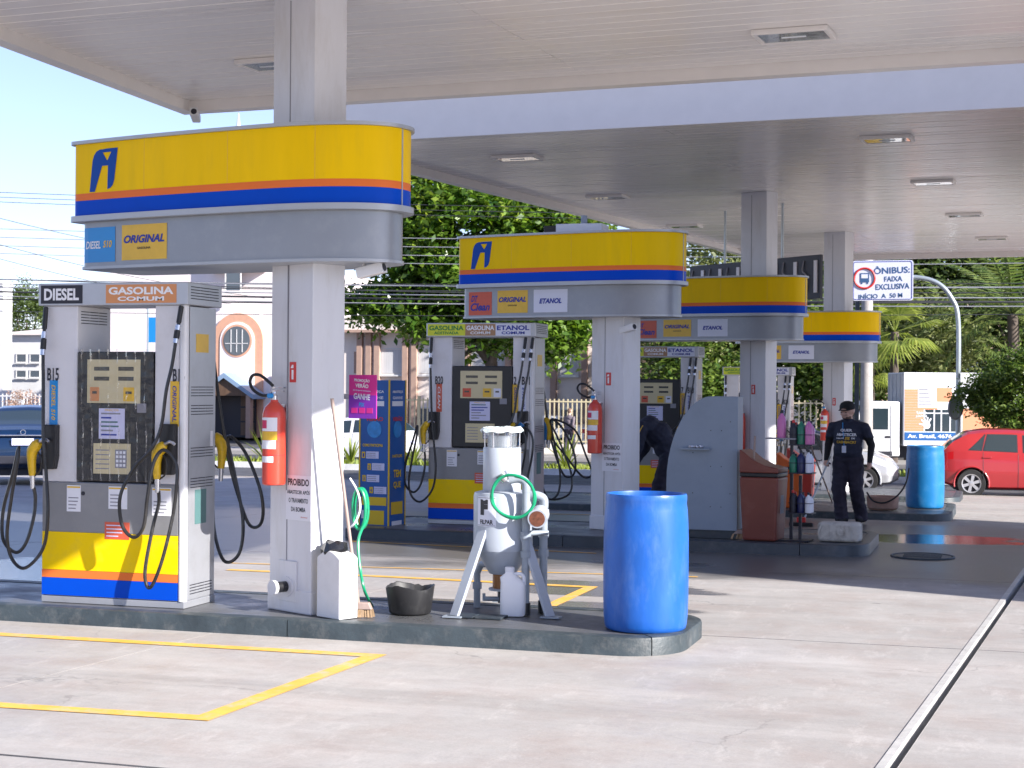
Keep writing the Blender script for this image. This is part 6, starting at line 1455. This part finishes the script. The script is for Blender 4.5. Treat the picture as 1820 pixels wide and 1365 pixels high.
def window(parent, x0, x1, z0, z1, y, curtain=True, bars=0):
    w_ = MB().box(x0-.06, x1+.06, y-.05, y-.001, z0-.06, z0).box(x0-.06, x1+.06, y-.05, y-.001, z1, z1+.06).box(x0-.06, x0, y-.05, y-.001, z0, z1).box(x1, x1+.06, y-.05, y-.001, z0, z1).build('window', 'wframe', parent)
    n = max(1, int(round((x1-x0)/.7)))
    for k in range(n):
        a = x0+(x1-x0)*k/n; b_ = x0+(x1-x0)*(k+1)/n; MB().box(a+.02, b_-.02, y-.03, y-.02, z0+.02, z1-.02).build('pane', 'curtain' if curtain else 'pane', w_)
        if k: MB().box(a-.018, a+.018, y-.045, y-.015, z0, z1).build('mullion', 'wframe', w_)
    MB().box(x0-.1, x1+.1, y-.14, y-.052, z0-.12, z0-.062).build('sill', 'wframe', w_)
BY = 66; xa, xb_ = X_at(560, BY), X_at(1062, BY); zt = P(700, 566, BY).z; g = gz(BY)
bl = empty('cream_building', (0, BY, g), 0, 'long cream building with brown pilasters and curtained windows behind the fence', 'building'); zt -= g
MB().box(xa, xb_, 0, 8, 0, zt-.55).build('wall', 'stucco', bl); MB().box(xa-.4, xb_+.2, -.55, 8.2, zt-.55, zt).build('parapet', 'stucco', bl, bevel=.03); MB().box(xa-.4, xb_+.2, -.62, -.551, zt-.62, zt-.5).build('cornice', 'pilaster', bl)
def bx_(px): return X_at(px, BY)
for px in (641, 657, 672, 722, 738, 800, 815, 830, 905, 920, 985, 1040): x = bx_(px); MB().box(x-.12, x+.12, -.22, -.001, 0, zt-.63).build('pilaster', 'pilaster', bl)
zw0, zw1 = P(700, 664, BY).z-g, P(700, 621, BY).z-g
for (a, c) in ((677, 716), (743, 765), (778, 797), (840, 870), (875, 898), (930, 975), (998, 1026)): window(bl, bx_(a), bx_(c), zw0, zw1, 0)
for (a, c) in ((677, 716), (743, 790), (840, 898), (930, 975), (998, 1026)): window(bl, bx_(a), bx_(c), .5, 1.6, 0, False)
MB().box(bx_(629), bx_(635), -.02, -.001, zw0, zw1-.1).build('meter_box', 'pilaster', bl)
# yellow stucco house further right, glimpsed between signs and trees
hx0, hx1 = X_at(1062, 72), X_at(1330, 72); ho_ = empty('ochre_house', (0, 72, gz(72)), 0, 'ochre plastered house glimpsed behind the trees above the third pump', 'house')
M['ochre'] = mat('stucco_ochre', (.66, .50, .34), .8, var=.08, vscale=.7); MB().box(hx0, hx1, 0, 7, 0, 5.2).build('wall', 'ochre', ho_); MB().box(hx0-.3, hx1+.3, -.4, 7.3, 5.2, 5.5).build('roof', 'stucco', ho_)
for a, c in ((1085, 1110), (1160, 1200), (1250, 1290)): window(ho_, X_at(a, 72), X_at(c, 72), 2.6, 4.0, 0, False)
hh = empty('hillside_house', (X_at(1700, 110), 110, gz(110)), 0, 'pale building glimpsed between the tree tops at upper right', 'house')
MB().box(-9, 12, 0, 8, 0, 9.5).build('wall', 'ochre', hh); MB().box(-9.3, 12.3, -.3, 8.3, 9.5, 9.9).build('roof', 'stucco', hh)
for k in range(5):
    for z in (3, 6.2): window(hh, -7+k*3.6, -5.4+k*3.6, z, z+1.5, 0, False)
# fence with rails on a low wall
def fence(x0, x1, Y, z0, z1, label, step=.17, m='fence', wall=.35):
    o = empty('railing_fence', (0, Y, gz(Y)+.1), 0, label, 'fence', 'fences across the street'); k = 0
    MB().box(x0, x1, -.1, .1, -.2, wall).build('low_wall', 'stucco', o)
    for z in (wall+.08, z1-.12): MB().box(x0, x1, -.02, .02, z, z+.05).build('rail', m, o)
    me = None; x = x0
    while x < x1:
        if k % 14 == 0: MB().box(x-.05, x+.05, -.05, .05, wall, z1+.06).build('post', m, o)
        elif me is None: bar = MB().box(-.022, .022, -.012, .012, wall+.02, z1).build('bar', m, o, loc=(x, 0, 0)); me = bar.data
        else: link('bar', me, o, (x, 0, 0))
        k += 1; x += step
    return o
fence(X_at(640, 57.5), X_at(1075, 57.5), 57.5, 0, P(700, 706, 57.5).z-gz(57.5)-.1, 'beige railing fence in front of the cream building')
fence(X_at(1400, 57.5), X_at(1560, 57.5), 57.5, 0, P(1450, 712, 57.5).z-gz(57.5)-.1, 'cream railing fence left of the white truck', .2, wall=.9)
fence(X_at(-60, 60), X_at(120, 60), 60, 0, P(30, 700, 60).z-gz(60)-.1, 'pale railing fence in front of the white houses at left', .2, 'wallwhite', .3)

# ---------------- church at left
CY = 72; g = gz(CY); ch = empty('church', (0, CY, g), 0, 'pale pink church with peach arch, round window and white spire', 'church')
cx = lambda px: X_at(px, CY); cz = lambda py, px=430: P(px, py, CY).z-g
MB().box(cx(195), cx(548), 0, 10, 0, cz(480)).build('wall', 'church', ch)
MB().box(cx(380), cx(470), -.5, 6, cz(485), cz(350)).build('tower', 'church', ch)
r_o, r_i = .98, .66; ac = (cx(425), cz(606))
def archpoly(r): return [(ac[0]-r, .0)] + [(ac[0]+r, .0)] + [(ac[0]+r*math.cos(a), ac[1]+r*math.sin(a)) for a in np.linspace(0, math.pi, 18)]
MB().prism(archpoly(1.72), -.12, -.001, axis='y').build('outer_arch', 'church', ch); MB().prism(archpoly(1.35), -.22, -.121, axis='y').build('arch_band', 'arch', ch); MB().prism(archpoly(.92), -.26, -.221, axis='y').build('inner_arch', 'church', ch)
def disc(r, y, m, nm): b = MB(); b.T = Matrix.Translation((ac[0], y, ac[1])) @ Matrix.Rotation(R_(90), 4, 'X'); return b.lathe([(r, 0), (r, .02)], 28).build(nm, m, ch)
disc(.80, -.262, 'arch', 'window_ring'); disc(.70, -.285, 'pane', 'round_window')
for k in (-1, 0, 1): MB().box(ac[0]+k*.3-.02, ac[0]+k*.3+.02, -.33, -.31, ac[1]-.55, ac[1]+.55).build('glazing_bar', 'wframe', ch)
MB().box(ac[0]-.6, ac[0]+.6, -.33, -.311, ac[1]-.15, ac[1]-.11).build('glazing_bar', 'wframe', ch)
gx, gzp = cx(424), cz(672); hwg = 1.55
for sg in (-1, 1):
    a = Vector((gx, 0, gzp)); e = Vector((gx+sg*hwg, 0, gzp-1.0)); nrm = Vector((0, 0, .16))
    MB().add([(a.x, -1.6, a.z), (e.x, -1.6, e.z), (e.x, -1.6, e.z+.22), (a.x, -1.6, a.z+.24), (a.x, -.2, a.z), (e.x, -.2, e.z), (e.x, -.2, e.z+.22), (a.x, -.2, a.z+.24)], [(0, 1, 2, 3), (7, 6, 5, 4), (0, 4, 5, 1), (1, 5, 6, 2), (2, 6, 7, 3), (3, 7, 4, 0)]).build('porch_roof', 'bluetile', ch)
    MB().box(gx+sg*1.25-.12, gx+sg*1.25+.12, -1.5, -1.2, 0, gzp-.82).build('porch_post', 'pilaster', ch)
MB().prism([(gx-1.3, gzp-.85), (gx+1.3, gzp-.85), (gx, gzp-.02)], -1.45, -1.35, axis='y').build('porch_gable', 'doorwood', ch)
dr_ = MB().box(gx-1.1, gx+1.1, -.40, -.262, 0, gzp-.86).build('door', 'ink', ch)
for k in (0, 1, 2): MB().box(gx+.35, gx+1.05, -.45, -.41, .1+k*.7, .72+k*.7).build('door_panel', 'doorwood', dr_)
window(ch, cx(409), cx(434), cz(518), cz(473), -.5, False)
tz = P(424, 200, 90); so = empty('church_spire', (tz.x, 90, gz(90)), 0, 'slim white pointed spire tip above the nearest yellow sign', 'spire')
hs = tz.z-gz(90); MB().lathe([(1.5, 0), (1.5, hs*.42), (1.25, hs*.45), (1.3, hs*.46), (.02, hs)], 8).build('spire_cone', 'wallwhite', so)
MB().tube([(0, 0, hs-.05), (0, 0, hs+.3)], .03, 6).build('finial', 'steel', so)
# white houses at far left
wh = empty('white_house', (0, 84, gz(84)), 0, 'white house with two rows of small windows at the left edge', 'house')
x0, x1 = X_at(14, 84), X_at(190, 84); zr = P(40, 592, 84).z-gz(84); MB().box(x0, x1, 0, 9, 0, zr).build('wall', 'wallwhite', wh)
MB().add([(x0-.3, -.3, zr), (x1+.3, -.3, zr), (x1+.3, 9, zr+.8), (x0-.3, 9, zr+.8), (x0-.3, -.3, zr-.12), (x1+.3, -.3, zr-.12), (x1+.3, 9, zr+.68), (x0-.3, 9, zr+.68)], [(0, 1, 2, 3), (7, 6, 5, 4), (0, 4, 5, 1), (1, 5, 6, 2), (2, 6, 7, 3), (3, 7, 4, 0)]).build('roof', 'stucco', wh)
for a in (30, 54, 90, 120):
    for (b0, b1) in ((643, 630), (670, 659)): window(wh, X_at(a, 84), X_at(a+16, 84), P(a, b0, 84).z-gz(84), P(a, b1, 84).z-gz(84), 0, False)
wb = empty('white_tower_house', (0, 80, gz(80)), 0, 'tall bright white building cut by the left edge', 'house'); MB().box(X_at(-120, 80), X_at(4, 80), 0, .9, 0, P(5, 508, 80).z-gz(80)).build('wall', 'wallwhite', wb); MB().box(X_at(-125, 80), X_at(5, 80), -.1, .95, P(5, 508, 80).z-gz(80)+.001, P(5, 505, 80).z-gz(80)+.15).build('coping', 'wallwhite', wb)
M['dryshrub'] = mat('dry_shrub', (.45, .30, .24), .8); sh = P(40, 715, 57); leaf_mat('dry_leaf', (.35, .22, .15), (.55, .40, .33), .7, .2)
tree('flowering_shrub', (sh.x, 57, gz(57)+.1), .5, (sh.x, 57, sh.z), (.75, .5, .55), 'thin pinkish flowering shrub in front of the left fence', 'dry_leaf', nclump=60, per=20, clump_r=.12, size=.10, seed=5, trunk_r=.05, cat='shrub', group=None)

# ---------------- poles, signs, cables
up_ = empty('utility_pole', (X_at(1540, 46), 46, gz(46)), 0, 'grey concrete utility pole right of the last column', 'pole')
MB().tube([(0, 0, 0), (0, 0, 9)], .17, 12, radii=[.19, .13]).build('shaft', 'pavement_concrete', up_, smooth=True)
MB().box(-1.1, 1.1, -.06, .06, 8.0, 8.12).build('crossarm', 'bark', up_)
for x in (-1, -.5, .5, 1): MB().at((x, 0, 8.12)).lathe([(.04, 0), (.06, .06), (.03, .12)], 10).build('insulator', 'paper', up_)
MB().box(-.32, -.2, -.05, .05, 0, 7).build('conduit', 'kerbdark', up_)
SY = 41.5; sx = X_at(1703, SY); sg_ = empty('bus_lane_sign', (sx, SY, gz(SY)-.03), 0, 'white bus lane sign on a curved galvanised pole', 'road sign'); g = gz(SY)-.03
Z = lambda py, px=1700: P(px, py, SY).z-g; Xl = lambda px: X_at(px, SY)-sx
MB().tube(smooth_path([(0, 0, 0), (0, 0, Z(700)), (Xl(1702), 0, Z(570)), (Xl(1690), 0, Z(530)), (Xl(1665), 0, Z(503)), (Xl(1625), 0, Z(492)), (Xl(1560), 0, Z(494))], 6), .058, 12).build('pole', 'galv', sg_, smooth=True)
w_ = Xl(1622)-Xl(1514); cxs = (Xl(1514)+Xl(1622))/2; czs = (Z(499, 1566))
hS = (Z(459)-Z(531))
MB().prism(rrect(cxs-w_/2, cxs+w_/2, czs-hS/2, czs+hS/2, .06, 4), -.09, -.065, axis='y').build('panel', 'stkwhite', sg_)
MB().tube([(x_, -.092, z_) for x_, z_ in rrect(cxs-w_/2+.03, cxs+w_/2-.03, czs-hS/2+.03, czs+hS/2-.03, .05, 4)], .008, 5, closed=True).build('border', 'inkblue', sg_)
M['signblue'] = mat('sign_ink_blue', (.04, .10, .22), .5)
for s_, ww, hh, x_, z_ in (('ÔNIBUS:', .92, .20, .22, .27), ('FAIXA', .46, .13, .26, .04), ('EXCLUSIVA', .86, .14, .24, -.15), ('INÍCIO  A  50 M', 1.12, .14, -.05, -.37)): text(s_, ww*w_/1.55, hh, 'signblue', sg_, (cxs+x_, -.0955, czs+z_), bold=.02, ry=R_(-2))
b = MB(); b.T = Matrix.Translation((cxs-.46*w_/1.55, -.095, czs+.06)); b.tube([(.25*math.cos(a), 0, .25*math.sin(a)) for a in np.linspace(0, 2*math.pi, 33)[:-1]], .028, 6, closed=True); b.build('red_ring', 'red', sg_)
b = MB(); b.T = Matrix.Translation((cxs-.46*w_/1.55, -.095, czs+.06)); b.box(-.11, .11, -.004, 0, -.10, .13); b.box(-.09, -.05, -.004, 0, -.14, -.10); b.box(.05, .09, -.004, 0, -.14, -.10); bi = b.build('bus_pictogram', 'signblue', sg_)
b = MB(); b.T = Matrix.Translation((cxs-.46*w_/1.55, -.095, czs+.06)); b.box(-.08, .08, -.007, -.005, .0, .10); b.build('bus_pictogram_window', 'stkwhite', sg_)
rd = empty('round_road_sign', (sx-.06, SY-.12, P(1695, 725, SY).z), R_(55), 'small round road sign turned edge-on on the curved pole', 'road sign')
b = MB(); b.T = Matrix.Rotation(R_(90), 4, 'X'); b.lathe([(.30, 0), (.30, .012)], 28); b.build('disc', 'galv', rd, smooth=30)
b = MB(); b.T = Matrix.Translation((0, -.02, 0)); b.tube([(.265*math.cos(a), 0, .265*math.sin(a)) for a in np.linspace(0, 2*math.pi, 29)[:-1]], .02, 5, closed=True); b.build('rim', 'inkgrey', rd)
lp = empty('street_lamp', (X_at(262, 64), 64, gz(64)+.1), 0, 'thin curved street lamp seen through the diesel pump', 'street lamp')
zl = P(262, 548, 64).z-gz(64); MB().tube(smooth_path([(0, 0, 0), (0, 0, zl-.5), (-.05, 0, zl-.1), (-.4, 0, zl), (-.9, 0, zl+.02)], 5), .05, 8).build('pole', 'galv', lp, smooth=True); MB().box(-1.4, -.9, -.12, .12, zl-.03, zl+.08).build('lamp_head', 'galv', lp, bevel=.03)
MB().box(.05, .42, -.02, .02, zl-1.6, zl-.5).build('banner', 'stkblue', lp)
# overhead cables along the street
cabs = [(0, 322, 1200, 395, 50, .011, 'cable'), (0, 330, 1200, 405, 50, .011, 'cable'), (0, 338, 1200, 415, 50, .011, 'cable'),
        (700, 418, 1900, 430, 46, .012, 'cablelight'), (700, 433, 1900, 446, 46, .012, 'cablelight'), (700, 448, 1900, 462, 46, .012, 'cablelight'), (700, 462, 1900, 478, 46, .012, 'cablelight'),
        (-60, 478, 1900, 560, 46.4, .014, 'cable'), (-60, 486, 1900, 525, 46.4, .022, 'cablelight'), (-60, 494, 1900, 535, 46.6, .016, 'cable'), (-60, 499, 1900, 545, 46.2, .018, 'cablelight'), (-60, 507, 1900, 552, 46.6, .03, 'cable'), (-60, 515, 1900, 560, 46.3, .016, 'cablelight'), (-60, 524, 1900, 548, 46.5, .022, 'cable'), (-60, 489, 1900, 515, 46.8, .012, 'cable'), (-60, 545, 1900, 570, 46.1, .010, 'cable')]
names = ['topmost of three thin wires against the sky at left', 'middle of three thin wires against the sky at left', 'lowest of three thin wires against the sky at left', 'top wire of four crossing the big tree', 'second wire of four crossing the big tree', 'third wire of four crossing the big tree', 'bottom wire of four crossing the big tree']
for i, (xa_, ya_, xb2, yb2, Y, r_, m) in enumerate(cabs):
    A = P(xa_-900, ya_+ (ya_-yb2)*.15, Y); B = P(xb2+500, yb2, Y+3)
    pts = [A.lerp(B, t)+Vector((0, 0, -.35*math.sin(math.pi*t)+ (.25 if i > 6 else .3)*math.sin(math.pi*.45))) for t in np.linspace(0, 1, 25)]
    o = MB().tube(pts, r_, 5).build('overhead_cable', m, smooth=True)
    setp(o, names[i] if i < 7 else {478: 'topmost', 486: 'second', 489: 'third', 494: 'fourth', 499: 'fifth', 507: 'sixth and thickest', 515: 'seventh', 524: 'eighth', 545: 'lowest'}[ya_]+' cable from the top in the dense bundle above the diesel pump', 'cable', 'overhead street cables' if i < 7 else 'bundled overhead street cables')
for i, (a, c, e) in enumerate((((-40, 370), (152, 412), 'sagging thin wire at left edge under the three wires'), ((-40, 415), (170, 470), 'lower sagging wire at left edge above the diesel pump'), ((-40, 440), (110, 480), 'lowest slanting wire at left edge above the diesel pump'))):
    A = P(a[0]-100, a[1]-18, 40); B = P(c[0]+300, c[1]+60, 60); o = MB().tube([A.lerp(B, t)+Vector((0, 0, -.25*math.sin(math.pi*t))) for t in np.linspace(0, 1, 13)], .010, 5).build('overhead_cable', 'cable', smooth=True); setp(o, e, 'cable', 'overhead street cables')

# ---------------- building added unseen right of the frame to cast shade across the second island
sb = empty('added_shade_building', (6.2, 12.25, 0), 0, 'tall white station building standing right of the pump islands', 'building')
MB().box(0, 9, 0, 6.4, -.05, 13.0).build('wall', 'wallwhite', sb); MB().box(-.15, 9.15, -.15, 6.55, 13.001, 13.3).build('parapet', 'trim', sb)
for k in range(2):
    for z in (1.0, 5.0, 9.0): MB().box(-.02, -.001, 1+k*2.6, 2.8+k*2.6, z, z+1.7).build('window', 'pane', sb)
